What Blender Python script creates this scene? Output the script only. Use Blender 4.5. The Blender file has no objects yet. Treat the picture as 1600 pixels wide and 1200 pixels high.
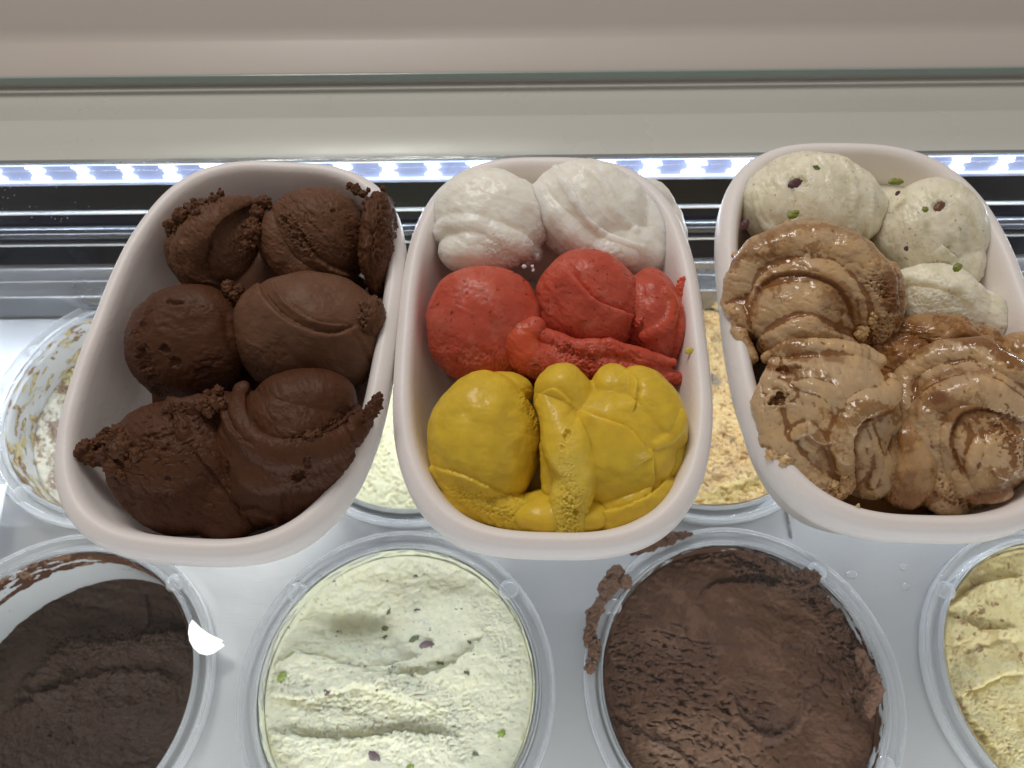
import bpy, math
import numpy as np
from mathutils import Matrix, Vector

# ------------------------------------------------------------------ camera, world, lights, exposure
scene = bpy.context.scene
COL = scene.collection
F_PX = 1202.0
CAM_Z = 0.395
PITCH = math.radians(61.95)
ROLL = math.radians(-0.6)
SP, CP = math.sin(PITCH), math.cos(PITCH)
FWD = np.array([0, CP, -SP]); V0 = np.array([0, -SP, -CP]); X0 = np.array([1.0, 0, 0])
RC, RS = math.cos(ROLL), math.sin(ROLL)
RIGHT = RC * X0 - RS * V0
DOWN = RS * X0 + RC * V0
CAM = np.array([0, 0, CAM_Z])

cam_data = bpy.data.cameras.new('camera')
cam = bpy.data.objects.new('camera', cam_data); COL.objects.link(cam)
cam_data.sensor_width = 36.0; cam_data.lens = 36.0 * F_PX / 1600.0
cam_data.clip_start = 0.01; cam_data.clip_end = 50
m = Matrix(((RIGHT[0], -DOWN[0], -FWD[0], 0), (RIGHT[1], -DOWN[1], -FWD[1], 0), (RIGHT[2], -DOWN[2], -FWD[2], CAM_Z), (0, 0, 0, 1)))
cam.matrix_world = m
cam_data.dof.use_dof = True; cam_data.dof.focus_distance = 0.36; cam_data.dof.aperture_fstop = 16.0
scene.camera = cam

world = bpy.data.worlds.new('World'); scene.world = world; world.use_nodes = True
wb = world.node_tree.nodes['Background']
wb.inputs[0].default_value = (1.0, 0.93, 0.87, 1); wb.inputs[1].default_value = 0.27
scene.view_settings.view_transform = 'Standard'; scene.view_settings.look = 'None'
scene.view_settings.exposure = 0.0; scene.view_settings.gamma = 1.0
scene.cycles.max_bounces = 12; scene.cycles.transparent_max_bounces = 24
scene.cycles.use_denoising = True
scene.cycles.caustics_reflective = False; scene.cycles.caustics_refractive = False

def area(name, loc, target, sx, sy, power, color):
    ld = bpy.data.lights.new(name, 'AREA'); ld.shape = 'RECTANGLE'; ld.size = sx; ld.size_y = sy
    ld.energy = power; ld.color = color
    o = bpy.data.objects.new(name, ld); COL.objects.link(o); o.location = loc
    d = Vector(target) - Vector(loc); o.rotation_euler = d.to_track_quat('-Z', 'Y').to_euler()
    return o
area('ceiling_panel_lamp', (-0.42, 1.22, 1.60), (0, 0.2, 0), 0.70, 0.40, 16.5, (1.0, 0.95, 0.9))
area('shop_window_light', (1.6, -0.5, 1.3), (0, 0.1, -0.1), 1.0, 1.0, 1.6, (1.0, 0.97, 0.93))
area('rear_case_led_lamp', (0.02, 0.3885, -0.0345), (0.02, 0.130, -0.20), 1.9, 0.007, 3.3, (0.80, 0.88, 1.0))
area('front_case_led_lamp', (0.02, -0.20, -0.02), (0.02, 0.12, -0.2), 1.9, 0.03, 4.4, (0.93, 0.96, 1.0))

# ------------------------------------------------------------------ helpers
def project(P):
    q = P - CAM
    d = q @ FWD
    return 800 + F_PX * (q @ RIGHT) / d, 600 + F_PX * (q @ DOWN) / d, d
def at(px, py, z):
    r = FWD + (px - 800) / F_PX * RIGHT + (py - 600) / F_PX * DOWN
    t = (z - CAM_Z) / r[2]
    return CAM + r * t
RNG = np.random.RandomState(7)
_perm = RNG.permutation(256); _perm = np.concatenate([_perm, _perm, _perm]).astype(np.int64)
_g = RNG.normal(size=(256, 3)); _g /= np.linalg.norm(_g, axis=1)[:, None]; _g = _g.astype(np.float32)
def pn(P, seed=0):
    P = P + seed * 17.31
    i = np.floor(P).astype(np.int64); f = (P - i).astype(np.float32); i &= 255
    u = f * f * f * (f * (f * 6 - 15) + 10)
    out = 0
    for dx in (0, 1):
        a = _perm[i[:, 0] + dx]; wx = u[:, 0] if dx else 1 - u[:, 0]
        for dy in (0, 1):
            b = _perm[a + i[:, 1] + dy]; wy = u[:, 1] if dy else 1 - u[:, 1]
            for dz in (0, 1):
                g = _g[_perm[b + i[:, 2] + dz] & 255]; wz = u[:, 2] if dz else 1 - u[:, 2]
                out = out + wx * wy * wz * (g[:, 0] * (f[:, 0] - dx) + g[:, 1] * (f[:, 1] - dy) + g[:, 2] * (f[:, 2] - dz))
    return out * 1.6
def fbm(P, seed=0, octv=3, gain=0.5):
    s = 0; a = 1.0
    for k in range(octv):
        s = s + a * pn(P * (2.03 ** k), seed + k * 3.7); a *= gain
    return s
def sstep(a, b, x):
    t = np.clip((x - a) / (b - a), 0, 1); return t * t * (3 - 2 * t)

def link(name, mesh, mat=None, parent=None, smooth=True, **tags):
    o = bpy.data.objects.new(name, mesh); COL.objects.link(o)
    if mat is not None: mesh.materials.append(mat)
    if smooth: mesh.polygons.foreach_set('use_smooth', [True] * len(mesh.polygons))
    if parent is not None: o.parent = parent
    for k, v in tags.items(): o[k] = v
    return o
def mesh_np(name, V, Fq, col=None):
    me = bpy.data.meshes.new(name)
    V = np.ascontiguousarray(V, dtype=np.float32); Fq = np.ascontiguousarray(Fq, dtype=np.int32)
    k = Fq.shape[1]
    me.vertices.add(len(V)); me.vertices.foreach_set('co', V.ravel())
    me.loops.add(Fq.size); me.loops.foreach_set('vertex_index', Fq.ravel())
    me.polygons.add(len(Fq)); me.polygons.foreach_set('loop_start', np.arange(len(Fq), dtype=np.int32) * k)
    me.polygons.foreach_set('loop_total', np.full(len(Fq), k, dtype=np.int32))
    me.update(calc_edges=True); me.validate()
    if col is not None:
        a = me.color_attributes.new('Col', 'FLOAT_COLOR', 'POINT')
        a.data.foreach_set('color', np.ascontiguousarray(col, dtype=np.float32).ravel())
    return me
def grid_faces(n, mm, wrap=False):
    i = np.arange(n - 1)[:, None]; j = np.arange(mm if wrap else mm - 1)[None, :]
    j2 = (j + 1) % mm
    a = i * mm + j; b = i * mm + j2; c = (i + 1) * mm + j2; d = (i + 1) * mm + j
    return np.stack([a, b, c, d], -1).reshape(-1, 4)
def thing(name, label, cat, loc=(0, 0, 0), group=None):
    o = bpy.data.objects.new(name, None); COL.objects.link(o); o.location = loc
    o.empty_display_size = 0.01
    o['label'] = label; o['category'] = cat
    if group: o['group'] = group
    return o

# ------------------------------------------------------------------ materials
def nm(name):
    mt = bpy.data.materials.new(name); mt.use_nodes = True
    nt = mt.node_tree; b = nt.nodes['Principled BSDF']
    return mt, nt, b
def food(name, tint=(1, 1, 1), rough=0.5, sss=0.0, sssr=(1, .6, .4), scale=0.004, bump=0.3, bscale=900, coat=0.0, spec=0.5, stretch=(1, 1, 1)):
    mt, nt, b = nm(name)
    at_ = nt.nodes.new('ShaderNodeAttribute'); at_.attribute_name = 'Col'
    mix = nt.nodes.new('ShaderNodeMix'); mix.data_type = 'RGBA'; mix.blend_type = 'MULTIPLY'; mix.inputs[0].default_value = 1
    nt.links.new(at_.outputs['Color'], mix.inputs[6])
    tc = nt.nodes.new('ShaderNodeTexCoord'); mp = nt.nodes.new('ShaderNodeMapping'); mp.inputs['Scale'].default_value = stretch
    nt.links.new(tc.outputs['Object'], mp.inputs[0])
    n1 = nt.nodes.new('ShaderNodeTexNoise'); n1.inputs['Scale'].default_value = 160; n1.inputs['Detail'].default_value = 4
    nt.links.new(tc.outputs['Object'], n1.inputs['Vector'])
    mr = nt.nodes.new('ShaderNodeMapRange'); mr.inputs['From Min'].default_value = .3; mr.inputs['From Max'].default_value = .7
    mr.inputs['To Min'].default_value = .92; mr.inputs['To Max'].default_value = 1.05
    nt.links.new(n1.outputs[0], mr.inputs[0])
    cr = nt.nodes.new('ShaderNodeCombineColor')
    for k in range(3):
        mu = nt.nodes.new('ShaderNodeMath'); mu.operation = 'MULTIPLY'; mu.inputs[1].default_value = tint[k]
        nt.links.new(mr.outputs[0], mu.inputs[0]); nt.links.new(mu.outputs[0], cr.inputs[k])
    nt.links.new(cr.outputs[0], mix.inputs[7])
    nt.links.new(mix.outputs[2], b.inputs['Base Color'])
    # roughness rides on the attribute's alpha (wet = low)
    rm = nt.nodes.new('ShaderNodeMath'); rm.operation = 'MULTIPLY'; rm.inputs[1].default_value = rough
    nt.links.new(at_.outputs['Alpha'], rm.inputs[0]); nt.links.new(rm.outputs[0], b.inputs['Roughness'])
    b.inputs['Specular IOR Level'].default_value = spec
    b.inputs['Subsurface Weight'].default_value = sss; b.inputs['Subsurface Radius'].default_value = sssr; b.inputs['Subsurface Scale'].default_value = scale
    b.inputs['Coat Weight'].default_value = coat; b.inputs['Coat Roughness'].default_value = .12
    n2 = nt.nodes.new('ShaderNodeTexNoise'); n2.inputs['Scale'].default_value = bscale; n2.inputs['Detail'].default_value = 6; n2.inputs['Roughness'].default_value = .6
    nt.links.new(mp.outputs[0], n2.inputs['Vector'])
    bp = nt.nodes.new('ShaderNodeBump'); bp.inputs['Strength'].default_value = bump; bp.inputs['Distance'].default_value = .0006
    nt.links.new(n2.outputs[0], bp.inputs['Height']); nt.links.new(bp.outputs[0], b.inputs['Normal'])
    return mt
M_choc = food('chocolate_gelato', rough=.48, spec=.17, bump=.35, bscale=700, stretch=(1, 1, .5))
M_white = food('white_gelato', rough=.40, sss=.85, sssr=(1, .9, .7), scale=.009, bump=.10, bscale=500, coat=.1, spec=.3)
M_red = food('red_sorbet', rough=.40, sss=.45, sssr=(1, .2, .1), scale=.006, bump=.22, bscale=800, coat=.06, spec=.25)
M_yel = food('yellow_sorbet', rough=.38, sss=.5, sssr=(1, .7, .15), scale=.007, bump=.08, bscale=500, coat=.08, spec=.25)
M_car = food('caramel_gelato', rough=.34, sss=.25, sssr=(1, .6, .3), scale=.004, bump=.12, bscale=450, coat=.4, spec=.3)
M_tub = food('tub_gelato', rough=.42, sss=.35, sssr=(1, .8, .5), scale=.005, bump=.2, bscale=450, spec=.4)
M_tubd = food('tub_chocolate', rough=.5, bump=.5, bscale=400, spec=.15)
M_bit = food('inclusion', rough=.4, bump=.3, bscale=900)

def foam():
    mt, nt, b = nm('white_foam')
    b.inputs['Base Color'].default_value = (.85, .805, .785, 1); b.inputs['Roughness'].default_value = .42
    b.inputs['Specular IOR Level'].default_value = .35
    b.inputs['Subsurface Weight'].default_value = .35; b.inputs['Subsurface Radius'].default_value = (1, .8, .7); b.inputs['Subsurface Scale'].default_value = .006
    tc = nt.nodes.new('ShaderNodeTexCoord')
    v = nt.nodes.new('ShaderNodeTexVoronoi'); v.inputs['Scale'].default_value = 420
    n = nt.nodes.new('ShaderNodeTexNoise'); n.inputs['Scale'].default_value = 60; n.inputs['Detail'].default_value = 5
    ad = nt.nodes.new('ShaderNodeMath'); ad.operation = 'MULTIPLY_ADD'; ad.inputs[1].default_value = .35
    nt.links.new(tc.outputs['Object'], v.inputs['Vector']); nt.links.new(tc.outputs['Object'], n.inputs['Vector'])
    nt.links.new(v.outputs['Distance'], ad.inputs[0]); nt.links.new(n.outputs[0], ad.inputs[2])
    bp = nt.nodes.new('ShaderNodeBump'); bp.inputs['Strength'].default_value = .22; bp.inputs['Distance'].default_value = .001
    nt.links.new(ad.outputs[0], bp.inputs['Height']); nt.links.new(bp.outputs[0], b.inputs['Normal'])
    return mt
M_foam = foam()

def clear(name, alpha, tint, diff, edge=.55, rough=.08):
    """thin transparent sheet: transparency, a fresnel gloss and a little milky body that thickens at grazing angles"""
    mt = bpy.data.materials.new(name); mt.use_nodes = True; nt = mt.node_tree; nt.nodes.clear()
    out = nt.nodes.new('ShaderNodeOutputMaterial')
    tr = nt.nodes.new('ShaderNodeBsdfTransparent'); tr.inputs[0].default_value = (*tint, 1)
    df = nt.nodes.new('ShaderNodeBsdfPrincipled'); df.inputs['Base Color'].default_value = (*diff, 1); df.inputs['Roughness'].default_value = .3
    gl = nt.nodes.new('ShaderNodeBsdfGlossy'); gl.inputs['Roughness'].default_value = rough
    lw = nt.nodes.new('ShaderNodeLayerWeight'); lw.inputs[0].default_value = .35
    mr = nt.nodes.new('ShaderNodeMapRange'); mr.inputs['To Min'].default_value = 1 - alpha; mr.inputs['To Max'].default_value = min(1, 1 - alpha + edge)
    nt.links.new(lw.outputs['Facing'], mr.inputs[0])
    m1 = nt.nodes.new('ShaderNodeMixShader'); nt.links.new(mr.outputs[0], m1.inputs[0]); nt.links.new(tr.outputs[0], m1.inputs[1]); nt.links.new(df.outputs[0], m1.inputs[2])
    # Schlick reflectance, the same from both sides of the sheet
    fw = nt.nodes.new('ShaderNodeLayerWeight'); fw.inputs[0].default_value = .5
    pw = nt.nodes.new('ShaderNodeMath'); pw.operation = 'POWER'; pw.inputs[1].default_value = 5; nt.links.new(fw.outputs['Facing'], pw.inputs[0])
    fr = nt.nodes.new('ShaderNodeMath'); fr.operation = 'MULTIPLY_ADD'; fr.inputs[1].default_value = .92; fr.inputs[2].default_value = .025; nt.links.new(pw.outputs[0], fr.inputs[0])
    m2 = nt.nodes.new('ShaderNodeMixShader'); nt.links.new(fr.outputs[0], m2.inputs[0]); nt.links.new(m1.outputs[0], m2.inputs[1]); nt.links.new(gl.outputs[0], m2.inputs[2])
    nt.links.new(m2.outputs[0], out.inputs[0])
    return mt
M_glass = clear('counter_glass', 1.0, (.97, .985, .98), (.7, .75, .72), edge=.0, rough=.0)
M_gedge = clear('glass_edge', .25, (.75, .85, .8), (.35, .42, .39), edge=.4, rough=.1)
M_tubp = clear('clear_plastic', .86, (.98, .98, .985), (.80, .81, .82), edge=.8, rough=.06)
M_wallp = clear('frosted_plastic', .40, (.95, .96, .97), (.74, .75, .75), edge=.5, rough=.2)

def simple(name, col, rough=.5, metal=0, emis=None, es=0, aniso=None, nscale=None, nbump=.1):
    mt, nt, b = nm(name)
    b.inputs['Base Color'].default_value = (*col, 1); b.inputs['Roughness'].default_value = rough; b.inputs['Metallic'].default_value = metal
    if emis: b.inputs['Emission Color'].default_value = (*emis, 1); b.inputs['Emission Strength'].default_value = es
    tc = nt.nodes.new('ShaderNodeTexCoord'); mp = nt.nodes.new('ShaderNodeMapping'); nt.links.new(tc.outputs['Object'], mp.inputs[0])
    mp.inputs['Scale'].default_value = aniso or (1, 1, 1)
    n = nt.nodes.new('ShaderNodeTexNoise'); n.inputs['Scale'].default_value = nscale or 80; n.inputs['Detail'].default_value = 6
    nt.links.new(mp.outputs[0], n.inputs['Vector'])
    bp = nt.nodes.new('ShaderNodeBump'); bp.inputs['Strength'].default_value = nbump; bp.inputs['Distance'].default_value = .0005
    nt.links.new(n.outputs[0], bp.inputs['Height']); nt.links.new(bp.outputs[0], b.inputs['Normal'])
    n3 = nt.nodes.new('ShaderNodeTexNoise'); n3.inputs['Scale'].default_value = 9; n3.inputs['Detail'].default_value = 8
    nt.links.new(tc.outputs['Object'], n3.inputs['Vector'])
    mr = nt.nodes.new('ShaderNodeMapRange'); mr.inputs['From Min'].default_value = .3; mr.inputs['From Max'].default_value = .7
    mr.inputs['To Min'].default_value = max(.02, rough - .08); mr.inputs['To Max'].default_value = rough + .1
    nt.links.new(n3.outputs[0], mr.inputs[0]); nt.links.new(mr.outputs[0], b.inputs['Roughness'])
    return mt
M_steel = simple('brushed_steel', (.62, .62, .63), .36, .62, aniso=(6, 160, 160), nscale=10, nbump=.25)
M_steel2 = simple('bright_steel', (.50, .51, .53), .20, 1, aniso=(3, 200, 200), nscale=10, nbump=.15)
M_trim = simple('bright_trim', (.85, .87, .9), .35, .8)
M_dark = simple('dark_glossy_panel', (.0012, .002, .007), .12, 0, aniso=(4, 60, 60), nscale=8, nbump=.05)
M_dark.node_tree.nodes['Principled BSDF'].inputs['Specular IOR Level'].default_value = .10
M_dark2 = simple('matt_dark_panel', (.003, .0025, .0025), .25)
M_dark2.node_tree.nodes['Principled BSDF'].inputs['Specular IOR Level'].default_value = .1
M_ledge = simple('white_laminate', (.66, .62, .575), .3)
M_ledge2 = simple('warm_white_laminate', (.56, .50, .455), .42)
M_line = simple('glow_line', (.6, .65, .85), .3, 0, (.62, .72, 1.0), 2.6)
M_led = simple('led_chip', (.9, .9, .9), .4, 0, (.85, .92, 1.0), 7)
M_ledp = simple('led_backing', (.45, .50, .68), .3, 0)
M_card = simple('white_card', (.85, .86, .88), .5)

# ------------------------------------------------------------------ sculpting
def poly_dist(sx, sy, pts):
    """distance, side (+1 right of the walk as seen in the plan) and place 0..1 along a smoothed line"""
    p = np.array(pts, float); n = len(p)
    if n > 2:
        q = np.concatenate([[2 * p[0] - p[1]], p, [2 * p[-1] - p[-2]]]); s = []
        for i in range(1, n):
            for t in np.linspace(0, 1, 7)[:-1]:
                a, b, c, d = q[i - 1], q[i], q[i + 1], q[i + 2]
                s.append(.5 * ((2 * b) + (-a + c) * t + (2 * a - 5 * b + 4 * c - d) * t * t + (-a + 3 * b - 3 * c + d) * t ** 3))
        s.append(p[-1]); p = np.array(s)
    best = np.full(len(sx), 1e9); side = np.zeros(len(sx)); par = np.zeros(len(sx))
    L = np.r_[0, np.cumsum(np.hypot(*np.diff(p, axis=0).T))]
    for i in range(len(p) - 1):
        ax, ay = p[i]; dx, dy = p[i + 1] - p[i]; l2 = dx * dx + dy * dy + 1e-9
        t = np.clip(((sx - ax) * dx + (sy - ay) * dy) / l2, 0, 1)
        qx = sx - ax - t * dx; qy = sy - ay - t * dy; d = np.hypot(qx, qy)
        k = d < best
        cr = dx * qy - dy * qx
        best[k] = d[k]; side[k] = np.where(cr[k] >= 0, 1, -1); par[k] = (L[i] + t[k] * (L[i + 1] - L[i])) / L[-1]
    return best, side, par

def sculpt(sx, sy, feats, seed):
    """summed relief in px for the traced features"""
    D = np.zeros(len(sx)); N2 = np.stack([sx, sy, np.zeros_like(sx)], 1)
    wob = fbm(N2 / 16., seed + 5, 3); fine = fbm(N2 / 5., seed + 9, 3); rough = fbm(N2 / 7., seed + 13, 3, .5)
    for f in feats:
        k = f[0]
        if k == 'lip':      # ('lip', pts, height, width[, ragged[, side]])
            pts, h, w = f[1:4]; rg = f[4] if len(f) > 4 else 1.5; sd = f[5] if len(f) > 5 else 1
            d, s, t = poly_dist(sx, sy, pts)
            sdst = d * s * sd + wob * rg * 1.3 + fine * rg * .5
            tap = np.clip(np.minimum(t, 1 - t) * 7, 0, 1) ** .7
            up = np.where(sdst > 0, np.clip(1 - sdst / w, 0, 1) ** 1.4, 0) * sstep(-.2, 1.8, sdst)
            rnd = 1 - .35 * np.exp(-np.clip(sdst, 0, 99) / 2.5)
            dn = np.where(sdst <= 0, np.exp(-np.abs(sdst) / 5.0), np.exp(-sdst / 1.0) ) * .38
            fade = np.where((t <= 0.001) | (t >= .999), np.exp(-d / 9.), 1)
            D += 1.8 * h * tap * fade * (up * rnd - dn)
        elif k == 'crease': # ('crease', pts, depth, width[, ragged])
            pts, h, w = f[1:4]; rg = f[4] if len(f) > 4 else 1
            d, s, t = poly_dist(sx, sy, pts)
            d = np.abs(d * s + wob * rg)
            D -= h * np.exp(-(d / w) ** 2) * np.clip(np.minimum(t, 1 - t) * 6, .15, 1)
        elif k == 'ridge':
            pts, h, w = f[1:4]; rg = f[4] if len(f) > 4 else 1
            d, s, t = poly_dist(sx, sy, pts)
            d = np.abs(d * s + wob * rg)
            D += h * np.exp(-(d / w) ** 2) * np.clip(np.minimum(t, 1 - t) * 5, .1, 1)
        elif k == 'pit':    # ('pit', x, y, rx, ry, depth[, angle])
            x, y, rx, ry, h = f[1:6]; a = math.radians(f[6]) if len(f) > 6 else 0
            u = (sx - x) * math.cos(a) + (sy - y) * math.sin(a); v = -(sx - x) * math.sin(a) + (sy - y) * math.cos(a)
            r = np.hypot(u / rx, v / ry) + rough * .55
            D -= h * sstep(1.15, .65, r) * (1 + .3 * fine) - h * .2 * np.exp(-((r - 1.25) / .2) ** 2)
        elif k == 'bump':
            x, y, rx, ry, h = f[1:6]; a = math.radians(f[6]) if len(f) > 6 else 0
            u = (sx - x) * math.cos(a) + (sy - y) * math.sin(a); v = -(sx - x) * math.sin(a) + (sy - y) * math.cos(a)
            D += h * np.exp(-((u / rx) ** 2 + (v / ry) ** 2))
        elif k == 'rough':  # ('rough', pts, amp, width): crumbly band
            pts, h, w = f[1:4]
            if len(pts) == 1: d = np.hypot(sx - pts[0][0], sy - pts[0][1])
            else: d, s, t = poly_dist(sx, sy, pts)
            mk = np.exp(-(d / w) ** 2)
            D += h * mk * (.42 - np.abs(rough) * 1.5 + fine * .45 + wob * .25)
        elif k == 'grain':  # ('grain', amp, angle, wavelength, stretch): drag lines
            h, a, wl, st = f[1:5]; a = math.radians(a)
            u = sx * math.cos(a) + sy * math.sin(a); v = -sx * math.sin(a) + sy * math.cos(a)
            g = fbm(np.stack([(u + wob * 6) / (wl * st), (v + wob * 5) / wl, 0 * u], 1), seed + 21, 3)
            D += h * g
        elif k == 'cracks': # short torn marks along the drag direction
            h, a, wl, st = f[1:5]; a = math.radians(a)
            u = sx * math.cos(a) + sy * math.sin(a); v = -sx * math.sin(a) + sy * math.cos(a)
            g = fbm(np.stack([(u + wob * 5) / (wl * st), (v + wob * 5) / wl, 0 * u], 1), seed + 31, 2)
            mk = 1.0
            if len(f) > 5:
                mk = sstep(f[5][2], f[5][2] * .4, np.hypot(sx - f[5][0], sy - f[5][1]))
            D -= h * sstep(.24, .5, g) * mk
    return D

def paint(sx, sy, base, seed, marks=()):
    N2 = np.stack([sx, sy, np.zeros_like(sx)], 1)
    n = len(sx); c = np.ones((n, 4)); c[:, :3] = base
    v = fbm(N2 / 30., seed + 41, 3)
    c[:, :3] *= (1 + .06 * v)[:, None]
    wob = fbm(N2 / 11., seed + 43, 4, .6)
    for mkk in marks:
        k = mkk[0]
        if k == 'specks':   # ('specks', colour, cell, threshold)
            _, cc, cell, th = mkk[:4]
            q = pn(N2 / cell, seed + 51) + .3 * pn(N2 / (cell * .4), seed + 53)
            w = sstep(th, th + .08, q) * .85
        elif k == 'streak':  # ('streak', colour, scale, threshold, strength, angle, stretch)
            _, cc, sc, th, st, a, ss = mkk[:7]; a = math.radians(a)
            u = sx * math.cos(a) + sy * math.sin(a); vv = -sx * math.sin(a) + sy * math.cos(a)
            q = fbm(np.stack([(u + wob * 14) / (sc * ss), (vv + wob * 14) / sc, 0 * u], 1), seed + 61, 3)
            w = sstep(th - .15, th + .2, q) * st
        elif k == 'blot':    # ('blot', colour, x, y, rx, ry, strength, angle)
            _, cc, x, y, rx, ry, st, a = mkk[:8]; a = math.radians(a)
            u = (sx - x) * math.cos(a) + (sy - y) * math.sin(a); vv = -(sx - x) * math.sin(a) + (sy - y) * math.cos(a)
            w = sstep(1.2, .6, np.hypot(u / rx, vv / ry) + wob * .35) * st
        elif k == 'line':    # ('line', colour, pts, width, strength)
            _, cc, pts, wd, st = mkk[:5]
            d, s, t = poly_dist(sx, sy, pts)
            w = np.exp(-(np.abs(d + wob * wd * .8) / wd) ** 2) * st
        w = w[:, None]
        cw = np.array(cc + ((1.0,) if len(cc) == 3 else ()))
        c = c * (1 - w) + cw * w
    return c

CX, CY, CZ = RIGHT, -DOWN, -FWD
def blob(name, mat, parent, x, y, rx, ry, z, ang=0, thick=.8, n=150, feats=(), base=(.5, .5, .5), marks=(), seed=0,
         lump=.03, rough=0.0, rscale=9., reach=128, fine=.35, power=1.0, extra=(), k=5.0, centre=None, **tags):
    """one sculpted lump of gelato: ellipsoid about the point seen at (x, y) at height z, relief added along its normals"""
    C = at(x, y, z) if centre is None else np.array(centre); depth = (C - CAM) @ FWD; mpp = depth / F_PX
    g = np.linspace(-1, 1, n); A, B = np.meshgrid(g, g, indexing='ij'); A = A.ravel(); B = B.ravel()
    mx = np.maximum(np.abs(A), np.abs(B)); hy = np.hypot(A, B) + 1e-9
    th = mx * math.radians(reach)
    ux, uy = A / hy, B / hy
    S = np.stack([np.sin(th) * ux, np.sin(th) * uy, np.cos(th)], 1)
    if power != 1.0:
        S = np.sign(S) * np.abs(S) ** power
    a = math.radians(-ang); ca, sa = math.cos(a), math.sin(a)
    ax = ca * CX + sa * CY; ay = -sa * CX + ca * CY
    R = np.array([rx, ry, thick * .5 * (rx + ry)]) * mpp
    P = C + S[:, :1] * R[0] * ax + S[:, 1:2] * R[1] * ay + S[:, 2:] * R[2] * CZ
    Nn = (S / R); Nn /= np.linalg.norm(Nn, axis=1)[:, None]
    Nn = Nn[:, :1] * ax + Nn[:, 1:2] * ay + Nn[:, 2:] * CZ
    if extra:
        dr = P - C; t0 = np.linalg.norm(dr, axis=1); dr = dr / t0[:, None]
        for ex, ey, erx, ery, ean, ez, eth in extra:
            E = at(ex, ey, ez); em = ((E - CAM) @ FWD) / F_PX
            b = math.radians(-ean); cb, sb = math.cos(b), math.sin(b)
            M = np.stack([(cb * CX + sb * CY) / (erx * em), (-sb * CX + cb * CY) / (ery * em), CZ / (eth * .5 * (erx + ery) * em)])
            o_ = M @ (C - E); dd = dr @ M.T
            aa = (dd ** 2).sum(1); bb = dd @ o_; cc = o_ @ o_ - 1; disc = bb * bb - aa * cc
            te = np.where(disc > 0, (-bb + np.sqrt(np.maximum(disc, 0))) / aa, -1)
            te = np.where(te > 0, te, 0)
            kk = k * mpp; hh = np.clip(.5 + .5 * (te - t0) / kk, 0, 1)
            t0 = t0 * (1 - hh) + te * hh + kk * hh * (1 - hh)
        P = C + dr * t0[:, None]
        G = P.reshape(n, n, 3); ga = np.gradient(G, axis=0); gb = np.gradient(G, axis=1)
        N3 = np.cross(ga, gb).reshape(-1, 3); N3 /= (np.linalg.norm(N3, axis=1)[:, None] + 1e-12)
        N3[(N3 * Nn).sum(1) < 0] *= -1
        Nn = N3
    r0 = .5 * (rx + ry)
    Q = P / mpp / r0
    D = fbm(Q * 1.3, seed, 2) * lump * r0 * 1.6 + fbm(Q * 4, seed + 2, 2) * lump * r0 * .35
    P = P + Nn * (D * mpp)[:, None]
    sx, sy, _ = project(P)
    D2 = sculpt(sx, sy, feats, seed) if feats else np.zeros(len(sx))
    PP = P / mpp
    D2 = D2 + fine * fbm(PP / 6., seed + 3, 3, .6)
    if rough > 0:
        D2 = D2 + rough * (np.abs(fbm(PP / rscale, seed + 7, 3, .5)) * 2.0 - .5)
    # no relief on the underside
    D2 = D2 * sstep(math.radians(reach), math.radians(reach - 22), th)
    P = P + Nn * (D2 * mpp)[:, None]
    col = paint(sx, sy, base, seed, marks)
    # keep the mesh near its own origin
    o = link(name, None or mesh_np(name, P - C, grid_faces(n, n), col), mat)
    if parent is not None:
        o.parent = parent; o.location = Vector(C) - parent.location
    else: o.location = C
    for k, v in tags.items(): o[k] = v
    return o
def _ico(nu=28, nv=18):
    u = np.linspace(0, 2 * np.pi, nu, endpoint=False); v = np.linspace(0, np.pi, nv + 1)[1:-1]
    V = [[0, 0, 1.0]] + [[math.sin(b) * math.cos(a), math.sin(b) * math.sin(a), math.cos(b)] for b in v for a in u] + [[0, 0, -1.0]]
    F = [[0, 1 + i, 1 + (i + 1) % nu] for i in range(nu)]
    for k_ in range(len(v) - 1):
        for i in range(nu):
            a = 1 + k_ * nu + i; b = 1 + k_ * nu + (i + 1) % nu; F += [[a, a + nu, b + nu], [a, b + nu, b]]
    L = len(V) - 1; q = 1 + (len(v) - 1) * nu
    F += [[L, q + (i + 1) % nu, q + i] for i in range(nu)]
    return np.array(V), np.array(F)
BALL_HI = _ico(64, 40); BALL_LO = _ico(20, 12)
def catmull(p, m=8):
    p = np.array(p, float)
    if len(p) < 3: return np.array([p[0] + (p[-1] - p[0]) * t for t in np.linspace(0, 1, m)])
    q = np.concatenate([[2 * p[0] - p[1]], p, [2 * p[-1] - p[-2]]]); o = []
    for i in range(1, len(p)):
        for t in np.linspace(0, 1, m + 1)[:-1]:
            a, b, c, d = q[i - 1], q[i], q[i + 1], q[i + 2]
            o.append(.5 * ((2 * b) + (-a + c) * t + (2 * a - 5 * b + 4 * c - d) * t * t + (-a + 3 * b - 3 * c + d) * t ** 3))
    o.append(p[-1]); return np.array(o)
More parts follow.
